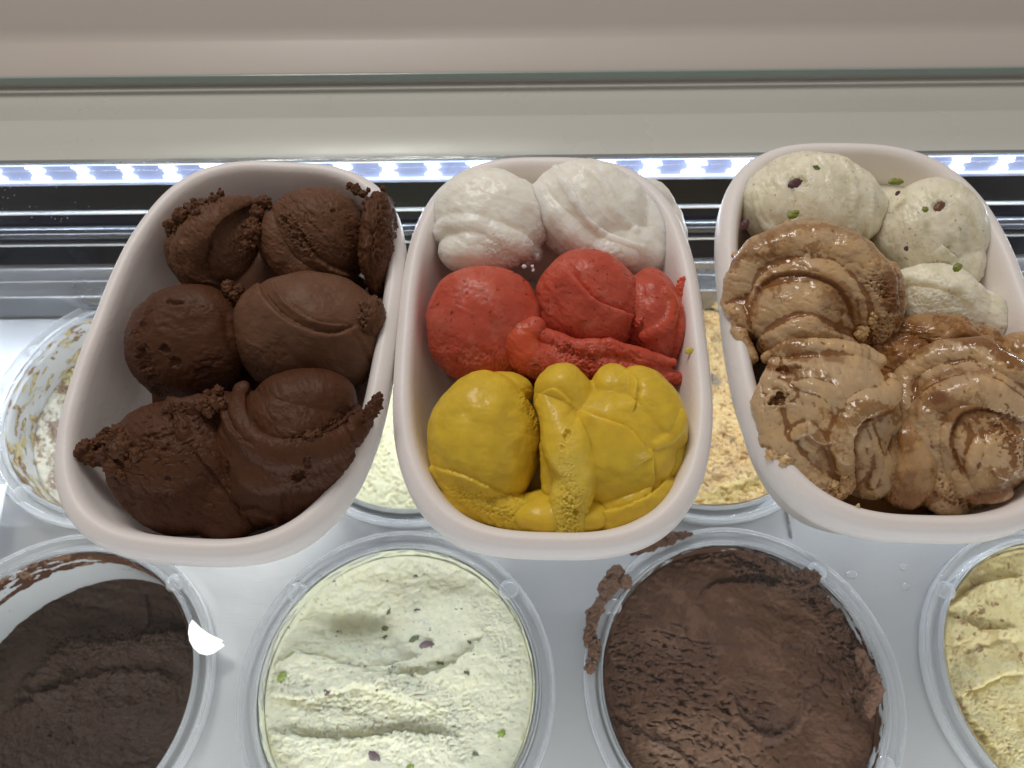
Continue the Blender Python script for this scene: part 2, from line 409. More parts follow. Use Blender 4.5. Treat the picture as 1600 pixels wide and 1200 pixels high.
def mass(name, mat, parent, ells, ropes=(), feats=(), base=(.5, .5, .5), marks=(), seed=0, vox=.00046, smooth=4, lump=.03, fine=.22, pool=None, rough=0, rscale=9, **tags):
    """one continuous lump of gelato: balls and ropes merged into a single skin, then relief along its normals"""
    VV, FF, n0 = [], [], 0; EM = []
    for x, y, rx, ry, ang, z, thick in ells:
        E = at(x, y, z); em = ((E - CAM) @ FWD) / F_PX; b = math.radians(-ang); cb, sb = math.cos(b), math.sin(b)
        ax, ay = (cb * CX + sb * CY) * rx * em, (-sb * CX + cb * CY) * ry * em; az = CZ * thick * .5 * (rx + ry) * em
        U, T = BALL_HI; P = E + U[:, :1] * ax + U[:, 1:2] * ay + U[:, 2:] * az
        VV.append(P); FF.append(T + n0); n0 += len(P)
        EM.append((E, np.stack([ax / (ax @ ax), ay / (ay @ ay), az / (az @ az)])))
    C = np.mean(VV[0], 0); mpp = ((C - CAM) @ FWD) / F_PX; r0 = .5 * (ells[0][2] + ells[0][3])
    for pts, sink in ropes:
        for x, y, rr, *zz in catmull(pts):
            d = FWD + (x - 800) / F_PX * RIGHT + (y - 600) / F_PX * DOWN; best = None; clos = (1e9, None)
            for E, M in EM:
                o_ = M @ (CAM - E); dd = M @ d; a = dd @ dd; b = dd @ o_; c = o_ @ o_ - 1; di = b * b - a * c
                t = (-b - math.sqrt(di)) / a if di > 0 else None
                if t is not None and (best is None or t < best): best = t
                if c - b * b / a < clos[0]: clos = (c - b * b / a, -b / a)
            t = best if best is not None else clos[1]
            U, T = BALL_LO; P = (at(x, y, zz[0]) if zz else CAM + d * t + FWD * sink * rr * mpp) + U * rr * mpp
            VV.append(P); FF.append(T + n0); n0 += len(P)
    me = mesh_np('tmp', np.concatenate(VV) - C, np.concatenate(FF)); ob = bpy.data.objects.new('tmp', me); COL.objects.link(ob)
    mo = ob.modifiers.new('a', 'REMESH'); mo.mode = 'VOXEL'; mo.voxel_size = vox
    m2 = ob.modifiers.new('b', 'SMOOTH'); m2.factor = .5; m2.iterations = smooth
    dg = bpy.context.evaluated_depsgraph_get(); dg.update()
    ev = ob.evaluated_get(dg).to_mesh(); nv = len(ev.vertices)
    P = np.empty(nv * 3, dtype=np.float32); ev.vertices.foreach_get('co', P); P = P.reshape(-1, 3).astype(float) + C
    Nn = np.empty(nv * 3, dtype=np.float32); ev.vertices.foreach_get('normal', Nn); Nn = Nn.reshape(-1, 3).astype(float)
    Fq = np.empty(len(ev.loops), dtype=np.int32); ev.loops.foreach_get('vertex_index', Fq); Fq = Fq.reshape(-1, 4)
    bpy.data.objects.remove(ob); bpy.data.meshes.remove(me)
    Q = P / mpp / r0
    P = P + Nn * ((fbm(Q * 1.3, seed, 2) * lump * r0 * 1.6 + fbm(Q * 4, seed + 2, 2) * lump * r0 * .4) * mpp)[:, None]
    sx, sy, _ = project(P); V = CAM - P; V /= np.linalg.norm(V, axis=1)[:, None]
    D2 = sculpt(sx, sy, feats, seed) * sstep(-.15, .25, (Nn * V).sum(1)) if feats else np.zeros(nv)
    PP = P / mpp; D2 = D2 + fine * fbm(PP / 6., seed + 3, 3, .6)
    if rough: D2 = D2 + rough * (np.abs(fbm(PP / rscale, seed + 7, 3, .5)) * 2.0 - .5)
    P = P + Nn * (D2 * mpp)[:, None]
    col = paint(sx, sy, base, seed, marks)
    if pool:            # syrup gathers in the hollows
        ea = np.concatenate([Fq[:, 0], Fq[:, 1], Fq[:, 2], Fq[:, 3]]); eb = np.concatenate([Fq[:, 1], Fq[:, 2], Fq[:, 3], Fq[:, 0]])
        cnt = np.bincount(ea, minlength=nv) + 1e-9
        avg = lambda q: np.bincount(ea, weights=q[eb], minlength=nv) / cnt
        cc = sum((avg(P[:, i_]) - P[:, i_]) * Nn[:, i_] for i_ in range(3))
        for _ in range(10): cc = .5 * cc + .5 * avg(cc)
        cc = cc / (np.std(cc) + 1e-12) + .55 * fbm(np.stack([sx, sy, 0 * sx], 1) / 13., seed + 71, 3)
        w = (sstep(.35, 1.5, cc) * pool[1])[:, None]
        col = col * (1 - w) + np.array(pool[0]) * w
    o = link(name, mesh_np(name, P - C, Fq, col), mat)
    if parent is not None: o.parent = parent; o.location = Vector(C) - parent.location
    else: o.location = C
    for k_, v in tags.items(): o[k_] = v
    return o
def scoop(name, label, x, y, z, group):
    C = at(x, y, .008)
    return thing(name, label, 'gelato scoop', tuple(C), group)

# ------------------------------------------------------------------ the counter
def extrude_profile(name, pts, x0, x1, mat, nx=2, **tags):
    xs = np.linspace(x0, x1, nx); P = np.array([[x, p[0], p[1]] for x in xs for p in pts])
    me = mesh_np(name, P, grid_faces(nx, len(pts))[:, ::-1])
    return link(name, me, mat, smooth=False, **tags)
def box(name, a, b, mat, parent=None, bev=0.0, **tags):
    import bmesh
    bm = bmesh.new(); bmesh.ops.create_cube(bm, size=1)
    for v in bm.verts: v.co = Vector((a[i] + (b[i] - a[i]) * (v.co[i] + .5) for i in range(3)))
    if bev: bmesh.ops.bevel(bm, geom=list(bm.edges), offset=bev, segments=3, affect='EDGES', profile=.5)
    me = bpy.data.meshes.new(name); bm.to_mesh(me); bm.free()
    return link(name, me, mat, parent, smooth=False, **tags)
XL, XR = -1.1, 1.15
DZ = -.185
# pans: grid of places in the deck
PITCHX = .2385; PX0 = -.0815
ROWS = (.067, .290)
PR = .1085          # outer radius of a pan's rim
def pan_x(k): return PX0 + k * PITCHX

def deck():
    V = []; Fc = []
    def add(P, F):
        o = sum(len(v) for v in V); V.append(np.array(P)); Fc.extend([tuple(i + o for i in f) for f in F])
    hr = .1005; nseg = 64
    cells = [(pan_x(k), y) for y in ROWS for k in range(-4, 6)]
    hw = PITCHX / 2; yb = [ROWS[0] - .112, .5 * (ROWS[0] + ROWS[1]), .3925]
    for k in range(-4, 6):
        for r, cy in enumerate(ROWS):
            cx = pan_x(k); pts = []; 
            for i in range(nseg):
                t = 2 * math.pi * i / nseg; c, s = math.cos(t), math.sin(t)
                pts.append((cx + hr * c, cy + hr * s, DZ))
            for i in range(nseg):
                t = 2 * math.pi * i / nseg; c, s = math.cos(t), math.sin(t); q = 1 / max(abs(c), abs(s))
                X = cx + hw * c * q; y0 = yb[r] if s * q < 0 else yb[r + 1]
                Y = cy + (abs(s * q)) * (y0 - cy)
                pts.append((X, Y, DZ))
            for i in range(nseg):
                t = 2 * math.pi * i / nseg; c, s = math.cos(t), math.sin(t)
                pts.append((cx + hr * c, cy + hr * s, DZ - .012))
            F = [(i, (i + 1) % nseg, nseg + (i + 1) % nseg, nseg + i) for i in range(nseg)]
            F += [(i, 2 * nseg + i, 2 * nseg + (i + 1) % nseg, (i + 1) % nseg) for i in range(nseg)]
            add(pts, [f[::-1] for f in F])
    x0 = pan_x(-4) - hw; x1 = pan_x(5) + hw
    add([(x0, -.5, DZ), (x1, -.5, DZ), (x1, yb[0], DZ), (x0, yb[0], DZ)], [(0, 1, 2, 3)])
    me = bpy.data.meshes.new('steel_deck'); me.from_pydata(np.concatenate(V).tolist(), [], Fc); me.update()
    return link('steel_deck', me, M_steel, smooth=False, kind='structure')
deck()
box('freezer_floor', (-1.2, -.5, -.42), (1.4, .5, -.40), M_steel, kind='structure')
# seam lines between deck plates
x = at(1228, 800, DZ)[0]
box('deck_seam', (x - .0012, .172, DZ), (x + .0012, .380, DZ + .0009), M_steel2, bev=.0004, kind='structure')

# stepped steel edge behind the deck
M_steel3 = simple('dull_steel', (.30, .305, .325), .30, .9, aniso=(3, 160, 160), nscale=10, nbump=.3)
bs = extrude_profile('steel_step', [(.3815, DZ - .01), (.3815, -.156), (.3835, -.152), (.396, -.152), (.3965, -.149), (.3965, -.135), (.3987, -.1322), (.4000, -.1322)], XL, XR, M_steel3, kind='structure')
# dark glossy back wall with two bright trims
wall = thing('rear_wall_panel', 'dark glossy navy wall strip behind the pans, under the lit LED strip', 'panel', (0, .40, -.132))
def wp(name, y0, z0, y1, z1, mat, bev=.0008):
    return box(name, (XL, y0 - .40, z0 + .132), (XR, y1 - .40, z1 + .132), mat, wall, bev)
wp('panel_board', .3997, -.132, .410, -.1055, M_dark)
wp('panel_board', .3997, -.102, .410, -.0675, M_dark)
wp('panel_board', .3997, -.064, .410, -.0335, M_dark2)
wp('metal_trim', .3976, -.1050, .409, -.1022, M_trim, .0010)
wp('metal_trim', .3980, -.0670, .409, -.0642, M_trim, .0010)
M_rail = simple('dark_polished_rail', (.10, .105, .12), .16, .9, aniso=(4, 60, 60), nscale=8, nbump=.15)
me = mesh_np('half_round_rail', np.array([[x, -.0005 - .0062 * math.sin(a), .0445 + .0062 * math.cos(a)] for x in (XL, XR) for a in np.linspace(0, math.pi, 20)]), grid_faces(2, 20)[:, ::-1])
link('half_round_rail', me, M_rail, wall)

# LED strip
led = thing('led_strip', 'long lit white-blue LED light strip running across behind the trays', 'light strip', (0, .40, -.022))
def lp(name, y0, z0, y1, z1, mat, bev=.0006, x0=XL, x1=XR):
    return box(name, (x0, y0 - .40, z0 + .022), (x1, y1 - .40, z1 + .022), mat, led, bev)
lp('backing', .3995, -.0315, .4015, -.0125, M_ledp)
lp('rail', .3970, -.0332, .4015, -.0317, M_steel2)
lp('rail', .3965, -.0123, .4015, -.0098, M_steel2)
lp('glowing_line', .3975, -.0314, .3992, -.0300, M_line)
lp('glowing_line', .3985, -.0150, .3992, -.0141, M_line)
import bmesh
bm = bmesh.new()
for x0, x1, z0, z1 in ((-.0030, .0030, -.0262, -.0178), (-.0058, .0058, -.0290, -.0264), (-.0050, .0050, -.0176, -.0158), (.0034, .0062, -.0205, -.0190)):  # reflections of the chip modelled as glowing bars above and below it
    q = bmesh.ops.create_cube(bm, size=1)['verts']
    for v in q: v.co = Vector((x0 + (x1 - x0) * (v.co.x + .5), (.3982 + .001 * (v.co.y + .5)) - .40, z0 + (z1 - z0) * (v.co.z + .5) + .022))
bmesh.ops.bevel(bm, geom=list(bm.edges), offset=.0004, segments=2, affect='EDGES', profile=.5)
me = bpy.data.meshes.new('led_chip'); bm.to_mesh(me); bm.free(); rg = np.random.RandomState(2); first = None
for i in range(47):
    c = link('led_chip', me, M_led, led, smooth=False) if first is None else first.copy()
    if first is None: first = c
    else: COL.objects.link(c)
    c.location.x = -.72 + i * .0253 * 1.25 + rg.normal() * .0006; c.scale.x = rg.choice([1, 1, 1.1, 1.35]) * rg.uniform(.85, 1.15)
M_tube = clear('led_cover', .8, (.93, .95, 1.0), (.7, .75, .95), edge=.6, rough=.1)
t = np.linspace(-math.pi * .5, math.pi * .5, 14)
me = mesh_np('cover', np.array([[x, .3965 - .40 - .0040 * math.cos(a), 0.000 + .010 * math.sin(a)] for x in (XL, XR) for a in t]), grid_faces(2, 14))
link('cover', me, M_tube, led)

# ledge under the glass, counter behind
def rounded(pts): return pts
arc = [(.4745 + .008 * (1 - math.cos(a)), .0225 + .008 * math.sin(a)) for a in np.linspace(0, math.pi / 2, 9)]
o = extrude_profile('rear_ledge', [(.3995, -.0098), (.4025, -.0088), (.437, -.0088), (.4385, -.0095), (.4395, -.012), (.475, -.012)], XL, XR, M_ledge, kind='structure')
o = extrude_profile('rear_counter', [(.4760, -.03), (.4760, -.0035), (.4775, -.0025), (.5030, .0046), (.5050, .0056), (.5075, .0070), (.5100, .0088), (.5125, .0110), (.5150, .0136), (.62, .095), (.9, .30)], XL, XR, M_ledge2, kind='structure')
for p in o.data.polygons: p.use_smooth = True
# glass top
gl = thing('glass_top', 'large clear glass counter top carrying the three foam trays', 'glass counter', (0, .2, 0))
g = box('glass_pane', (XL, -.55, -.006), (XR, .271, 0), M_glass, gl)
box('polished_edge', (XL, .2712, -.006), (XR, .2735, .0004), M_gedge, gl, .0008)

# ------------------------------------------------------------------ foam trays
TW, TL, TN = .0802, .1183, 3.02
def tray(cx, cy, rot, sc, label):
    ns = 192
    prof = [(.026, .0), (.0205, .0002), (.0175, .002), (.0145, .010), (.0065, .040), (.0050, .0455), (.0012, .0465), (.0001, .0485), (0, .0535), (.0007, .0580), (.0027, .0612), (.0055, .0627), (.0080, .0620),
            (.0098, .0595), (.0110, .0560), (.0130, .046), (.0175, .028), (.0225, .015), (.0275, .0095), (.033, .0080), (.050, .0078), (.075, .0078)]
    V = []
    for off, z in prof:
        w, l = TW - off, TL - off
        for i in range(ns):
            t = 2 * math.pi * i / ns; c, s = math.cos(t), math.sin(t)
            r = (abs(c) ** TN + abs(s) ** TN) ** (-1 / TN)
            x = w * r * c if off < .05 else w * r * c
            V.append((x * sc, l * r * s * sc, z * sc))
    V = np.array(V); V[:, 2] += .0006 * pn(V * 30, 3 + cx * 9) * (V[:, 2] > .02)
    V[:, :2] *= (1 + .004 * pn(V * 22, 5 + cx * 7))[:, None]
    F = grid_faces(len(prof), ns, wrap=True).tolist()
    F.append(list(range(ns))[::1]); F.append([(len(prof) - 1) * ns + i for i in range(ns)][::-1])
    me = bpy.data.meshes.new('foam_tray'); me.from_pydata(V.tolist(), [], F); me.update()
    o = link('foam_tray', me, M_foam, label=label, category='foam tray', group='white foam trays standing on the glass counter')
    o.location = (cx, cy, .0003); o.rotation_euler.z = rot
    return o
tray(-.1388, .2105, -.080, 1.0, 'white oval foam tray filled with six dark chocolate gelato scoops')
tray(.0204, .2116, -.0186, 1.0, 'white oval foam tray holding white, red and yellow sorbet rows, in the middle')
tray(.1915, .2185, -.0387, 1.010, 'white oval foam tray holding pale speckled gelato and melting caramel gelato')

# ------------------------------------------------------------------ chocolate scoops
CB = (.105, .043, .020)
CBL = (.130, .059, .031)
CBD = (.082, .031, .014)
ZC = .048
GC = 'dark chocolate scoops in the left tray'
def surf(body, x, y, sink=0.0):
    V = np.empty(len(body.data.vertices) * 3, dtype=np.float32); body.data.vertices.foreach_get('co', V); V = V.reshape(-1, 3).astype(float)
    o = np.array(body.location) + (np.array(body.parent.location) if body.parent else 0)
    V = V + o; px, py, d = project(V)
    e = np.hypot(px - x, py - y); near = e < 3.0
    if not near.any(): return None
    i = np.where(near)[0][np.argmin(d[near])]
    return V[i] + FWD * sink
def crumbs(parent, mat, base, pts, r, z, seed=0, name='crumb', rough=2.2, n=34):
    body = parent.children[0]
    rg = np.random.RandomState(seed + 100)
    more = []
    for p in pts:
        more.append(p)
        for q in range(3):
            more.append((p[0] + rg.normal() * p[2] * .6, p[1] + rg.normal() * p[2] * .6, p[2] * rg.uniform(.3, .55)))
    for i, p in enumerate(more):
        rr = p[2] * .92
        c = surf(body, p[0], p[1], rr * .0003 * .25)
        blob(name, mat, parent, p[0], p[1], rr, rr * rg.uniform(.7, 1.2), z, ang=rg.uniform(0, 180), thick=.9, n=n, base=base, seed=seed + i * 3, lump=.20, rough=rough * (rr / 12.), rscale=max(4, rr * .55), fine=.25, reach=150, centre=c)

s = scoop('gelato_scoop', 'chocolate scoop at the top left of the left tray, with a curled crescent fold', 335, 378, ZC, GC)
mass('scoop_body', M_choc, s, [(338, 386, 76, 74, 0, .050, .8)], [([(402, 318, 9), (362, 325, 19), (320, 350, 27), (292, 395, 29), (306, 436, 20), (348, 450, 8)], .42)], seed=1, base=CBL, feats=[
    ('lip', [(404, 319), (364, 333), (334, 362), (322, 403), (330, 434), (356, 449)], 5, 36, 1.2),
    ('lip', [(278, 375), (281, 408), (300, 436), (342, 450)], 3.5, 24, 1, -1),
    ('grain', 1.3, 60, 5, 3.5), ('rough', [(262, 352), (300, 322), (340, 305)], 6, 13)])
crumbs(s, M_choc, CB, [(268, 347, 13), (281, 335, 12), (297, 326, 12), (313, 317, 10), (330, 311, 9), (262, 360, 8), (345, 303, 6)], 9, .066, 11)
crumbs(s, M_choc, CB, [(411, 317, 12), (403, 333, 11), (394, 350, 12), (389, 368, 11), (384, 383, 8), (400, 360, 10)], 9, .072, 31)
s = scoop('gelato_scoop', 'chocolate scoop at the top right of its tray, with a torn flap', 490, 375, ZC, GC)
mass('scoop_body', M_choc, s, [(494, 374, 88, 82, 0, .052, .82)], [([(422, 340, 12), (430, 375, 22), (452, 412, 28), (500, 438, 24), (560, 444, 12)], .55)], seed=4, base=CBL, feats=[
    ('lip', [(434, 318), (455, 345), (478, 380), (508, 412), (566, 430)], 6, 60, 1.5),
    ('rough', [(448, 336), (466, 368), (488, 392)], 4.5, 11), ('pit', 470, 375, 7, 11, 5, -35), ('pit', 452, 350, 7, 6, 4), ('pit', 520, 330, 5, 3, 3), ('pit', 540, 400, 4, 3, 2),
    ('cracks', 2.4, 50, 9, 2.5, (470, 345, 60)), ('grain', 1.3, 40, 5, 3.5), ('crease', [(566, 320), (572, 370), (566, 425)], 5, 5)])
blob('torn_flap', M_choc, s, 594, 385, 27, 80, .058, ang=4, seed=7, base=CB, n=110, thick=1.3, feats=[('lip', [(584, 305), (578, 350), (578, 430)], 5, 20, 2, 1), ('cracks', 3, 75, 8, 3), ('rough', [(590, 310), (588, 400)], 6, 12)], rough=2)
crumbs(s, M_choc, CB, [(590, 312, 11), (556, 296, 9), (547, 290, 5), (567, 303, 8), (575, 318, 9), (578, 338, 9), (580, 360, 8)], 9, .074, 51)
s = scoop('gelato_scoop', 'round chocolate scoop with several ragged holes, in the middle row', 297, 535, ZC, GC)
blob('scoop_body', M_choc, s, 299, 537, 98, 91, ZC + .004, seed=9, base=CBD, n=210, feats=[
    ('pit', 275, 473, 15, 4, 5, 4), ('pit', 226, 560, 9, 21, 7, -12), ('pit', 259, 546, 8, 7, 6), ('pit', 274, 567, 8, 8, 5), ('pit', 316, 580, 15, 6, 6, -25), ('pit', 247, 610, 12, 7, 5, -30),
    ('pit', 240, 590, 8, 5, 4), ('pit', 222, 512, 6, 12, 3, 30), ('rough', [(215, 540), (232, 580), (255, 612)], 3, 12), ('grain', .8, 10, 8, 3), ('crease', [(350, 480), (360, 540), (392, 590)], 2.5, 6), ('cracks', 2.4, 160, 8, 2.5, (330, 590, 60)), ('lip', [(215, 500), (260, 480), (320, 478), (365, 500)], 3, 30, 2), ('pit', 318, 480, 5, 3, 3)])
crumbs(s, M_choc, CB, [(208, 515, 5), (356, 449, 10), (366, 462, 8), (374, 452, 8)], 8, .070, 71)
s = scoop('gelato_scoop', 'lighter smooth chocolate scoop with a curved double ridge, in the middle row', 484, 520, ZC, GC)
blob('scoop_body', M_choc, s, 484, 522, 119, 98, ZC + .004, ang=8, seed=14, base=(.150, .073, .042), n=230, feats=[
    ('lip', [(404, 440), (424, 474), (462, 506), (515, 521), (560, 508)], 8, 55, .5),
    ('lip', [(424, 436), (452, 474), (492, 500), (545, 508)], 4.5, 12, 1.2),
    ('crease', [(548, 512), (568, 545), (586, 575)], 4, 4), ('grain', .7, 25, 7, 4), ('cracks', 1.2, 75, 7, 2, (420, 575, 50)), ('bump', 440, 560, 50, 40, 5)])
blob('fold_end', M_choc, s, 575, 500, 25, 40, .063, ang=15, seed=17, base=CBL, n=90, thick=1.0, feats=[('rough', [(565, 480), (568, 520)], 6, 12), ('cracks', 2.4, 70, 7, 2)], rough=1)
s = scoop('gelato_scoop', 'chocolate scoop at the bottom left of its tray, with a crumbly knob', 290, 730, ZC, GC)
mass('scoop_body', M_choc, s, [(292, 728, 117, 108, 12, .050, .8), (350, 765, 72, 82, -10, .046, .85), (395, 782, 95, 46, -8, .036, .9)], [([(262, 640, 16), (300, 640, 24), (345, 632, 20), (380, 640, 12)], .6)], seed=20, base=CBD, feats=[
    ('lip', [(255, 618), (268, 650), (276, 690)], 5, 26, 2, -1), ('crease', [(268, 624), (282, 678)], 5, 3), ('lip', [(290, 690), (325, 730), (355, 770), (400, 822)], 4, 60, 2, -1),
    ('cracks', 3.4, 155, 6, 3.5, (265, 670, 80)), ('cracks', 1.4, 30, 8, 3), ('grain', 1.3, 35, 6, 4), ('pit', 262, 748, 6, 6, 3), ('pit', 225, 690, 8, 10, 3)])
crumbs(s, M_choc, CB, [(140, 706, 18), (158, 697, 17), (176, 690, 19), (188, 703, 22), (168, 712, 20), (178, 730, 17), (188, 745, 12), (150, 718, 14), (130, 712, 9), (182, 676, 15)], 12, .060, 91, rough=3, n=44)
s = scoop('gelato_scoop', 'chocolate scoop at the bottom right of its tray, a ball wrapped by a thick lip', 450, 690, ZC, GC)
mass('scoop_body', M_choc, s, [(453, 706, 123, 110, -12, .053, .8), (474, 640, 86, 68, -5, .063, .85)], [([(374, 612, 16), (368, 645, 20), (392, 690, 23), (450, 714, 25), (520, 698, 25), (566, 660, 18), (580, 640, 12)], .55)], seed=25, base=CBD, feats=[
    ('lip', [(392, 590), (384, 643), (413, 680), (471, 688), (528, 660), (572, 618)], 5, 60, .8),
    ('lip', [(366, 600), (356, 645), (375, 680), (400, 700)], 4, 20, 1.4),
    ('rough', [(455, 692), (500, 678), (540, 650)], 5, 8), ('pit', 466, 742, 12, 8, 6, -30), ('pit', 480, 722, 6, 10, 4), ('pit', 356, 735, 4, 14, 4), ('crease', [(535, 655), (556, 690), (560, 715)], 5, 4, 2),
    ('cracks', 1.6, 70, 8, 3, (470, 750, 60)), ('grain', 1.1, 60, 7, 4), ('lip', [(370, 790), (420, 800), (446, 818)], 4, 18, 3), ('crease', [(440, 765), (446, 815)], 3.5, 5, 2)])
crumbs(s, M_choc, CB, [(318, 632, 12), (328, 620, 13), (338, 630, 13), (326, 645, 9), (340, 612, 9), (484, 680, 9), (496, 676, 7)], 9, .080, 121)
blob('spiky_tip', M_choc, s, 582, 640, 11, 27, .074, ang=28, seed=29, base=CBD, n=60, thick=.8, rough=3, rscale=8)

blob('packed_base', M_choc, s, 378, 600, 150, 225, .014, ang=16, seed=30, base=CBD, n=90, thick=.2)

# ------------------------------------------------------------------ white sorbet
WB = (.93, .895, .80)
s = scoop('gelato_scoop', 'white sorbet scoop with an icy rough edge, top left of the middle tray', 765, 345, ZC, 'white sorbet scoops in the middle tray')
mass('scoop_body', M_white, s, [(768, 342, 95, 76, 8, .053, .82), (756, 386, 72, 44, -6, .052, .85)], [([(680, 372, 12), (700, 350, 18), (745, 350, 22), (790, 372, 20), (835, 395, 16)], .65)], seed=33, base=WB, feats=[
    ('rough', [(775, 388), (800, 405), (838, 425)], 4, 20), ('rough', [(845, 370), (850, 400)], 3, 20), ('crease', [(683, 350), (700, 310), (730, 290)], 2, 5), ('grain', 1.2, 20, 14, 3)])
crumbs(s, M_white, WB, [(826, 412, 9), (838, 402, 8)], 10, .068, 141, name='icy_crumb', rough=1.2)
s = scoop('gelato_scoop', 'white sorbet scoop with folded ribs, top right of the middle tray', 918, 330, ZC, 'white sorbet scoops in the middle tray')
mass('scoop_body', M_white, s, [(922, 332, 98, 78, 20, .053, .82), (965, 388, 74, 46, 14, .044, 1.0), (1012, 370, 52, 74, -18, .042, .8)],
     [([(842, 292, 10), (860, 322, 20), (888, 352, 26), (930, 384, 24), (985, 400, 16)], .6), ([(868, 262, 7), (886, 285, 9), (905, 318, 9), (930, 350, 7)], .5), ([(905, 258, 8), (940, 285, 14), (958, 325, 14), (990, 362, 9)], .75)], seed=37, base=(.93, .895, .81), feats=[
    ('lip', [(862, 262), (893, 290), (914, 330), (950, 362), (1010, 384)], 4, 50, .8), ('crease', [(838, 300), (855, 340), (880, 380)], 2.5, 8), ('rough', [(830, 390), (880, 398), (960, 400)], 3, 14), ('grain', 1.4, 50, 14, 3)])
blob('melting_smear', M_white, s, 1022, 360, 48, 82, .040, ang=-18, seed=41, base=(.80, .78, .70), n=120, thick=.75, lump=.06, feats=[('crease', [(1008, 330), (1022, 370), (1000, 395)], 4, 6), ('lip', [(1050, 320), (1062, 370), (1055, 420)], 3, 18, 1, -1)])

blob('packed_base', M_white, s, 865, 360, 170, 80, .024, seed=44, base=WB, n=80, thick=.35)

# ------------------------------------------------------------------ red sorbet
RB = (.53, .088, .050); RBD = (.48, .060, .030)
seeds = [('streak', (.62, .17, .11), 26, .25, .45, 40, 2), ('specks', (.18, .03, .02), 7.0, .62)]
GR = 'red sorbet scoops in the middle tray'
s = scoop('gelato_scoop', 'round smooth red sorbet scoop with tiny dark seeds, left in the middle tray', 757, 508, ZC, GR)
blob('scoop_body', M_red, s, 758, 510, 90, 96, ZC + .003, seed=45, base=RB, marks=seeds, n=210, power=.93, feats=[
    ('rough', [(740, 560), (790, 575), (830, 600)], 3.5, 22), ('crease', [(745, 540), (775, 565), (800, 590)], 2.5, 4, 2), ('crease', [(682, 560), (700, 590), (735, 600)], 2, 5, 2), ('pit', 730, 459, 3, 3, 2), ('cracks', 1.2, 20, 7, 2, (700, 560, 60)), ('grain', .6, 15, 9, 3)])
s = scoop('gelato_scoop', 'red sorbet scoop with a diagonal overlapping fold, right in the middle tray', 930, 480, ZC, GR)
mass('scoop_body', M_red, s, [(918, 476, 82, 88, 0, .055, .85), (1016, 502, 50, 82, -4, .046, 1.0)],
     [([(1054, 590, 14, .046), (1000, 582, 24, .050), (940, 575, 28, .053), (880, 568, 28, .056), (832, 562, 29, .058), (814, 534, 26, .062), (836, 512, 15, .066)], .35), ([(850, 526, 12, .064), (905, 546, 16, .062), (955, 545, 13, .062), (1005, 560, 13, .058), (1050, 566, 9, .054)], .3),
      ([(1040, 456, 9), (1050, 474, 12), (1040, 508, 12), (1008, 525, 8)], .4), ([(1060, 470, 8), (1060, 510, 12), (1052, 570, 12)], .5), ([(994, 436, 8), (1002, 460, 10), (1002, 500, 8)], .8)],
     seed=49, base=RB, marks=seeds + [('blot', (.60, .095, .030, .7), 815, 535, 30, 34, .8, 0), ('blot', (.58, .09, .03, .7), 1056, 480, 12, 50, .7, 0)], smooth=3, feats=[
    ('lip', [(884, 410), (905, 440), (935, 470), (992, 492)], 7, 70, 1.0), ('grain', 1.0, 40, 9, 3), ('rough', [(870, 545), (900, 560), (935, 562)], 3.5, 12), ('rough', [(800, 590), (900, 600), (1040, 600)], 3, 20), ('cracks', 1.6, 12, 7, 2, (960, 575, 90))])
crumbs(s, M_red, RB, [(995, 505, 9), (905, 548, 9), (925, 552, 8), (880, 540, 9)], 9, .083, 151, name='red_crumb', rough=3)
o = blob('sorbet_smear', M_red, None, 1066, 462, 12, 30, .0570, ang=4, seed=61, base=(.60, .10, .05), n=60, thick=.25, rough=1.5,
         label='thin red sorbet smear stuck on the right wall of the middle tray', category='smear')
o = blob('sorbet_smear', M_yel, None, 1081, 548, 12, 5, .0606, ang=-5, seed=63, base=(.72, .58, .12), n=40, thick=.3, rough=.8,
         label='small yellow drop on the right rim of the middle tray', category='smear')

blob('packed_base', M_red, s, 868, 545, 182, 75, .024, seed=62, base=RBD, n=80, thick=.35)

# ------------------------------------------------------------------ yellow sorbet
YB = (.72, .50, .045); YBL = (.78, .59, .10)
GY = 'yellow sorbet scoops in the middle tray'
s = scoop('gelato_scoop', 'smooth egg-shaped yellow sorbet scoop, bottom left of the middle tray', 757, 695, ZC, GY)
mass('scoop_body', M_yel, s, [(757, 692, 88, 110, 0, .051, .8), (788, 610, 48, 28, 0, .057, 1.0), (735, 780, 62, 42, 28, .036, 1.0)], [([(678, 734, 8, .052), (712, 760, 20, .049), (760, 786, 28, .046), (815, 804, 29, .044), (856, 812, 24, .043)], .35)], seed=65, base=YB, feats=[
    ('grain', .7, 15, 16, 3), ('crease', [(676, 640), (690, 610), (730, 595)], 2.5, 5), ('rough', [(820, 620), (840, 660)], 2.5, 12), ('crease', [(835, 700), (845, 740)], 2.5, 5, 2),
    ('rough', [(720, 770), (770, 795), (840, 820)], 3, 17), ('cracks', 2, 30, 7, 2, (780, 795, 60)), ('lip', [(676, 728), (730, 745), (790, 772), (860, 795)], 3, 22, 1.5)])
s = scoop('gelato_scoop', 'yellow sorbet scoop with stacked folds and a rough drip in the middle tray', 960, 690, ZC, GY)
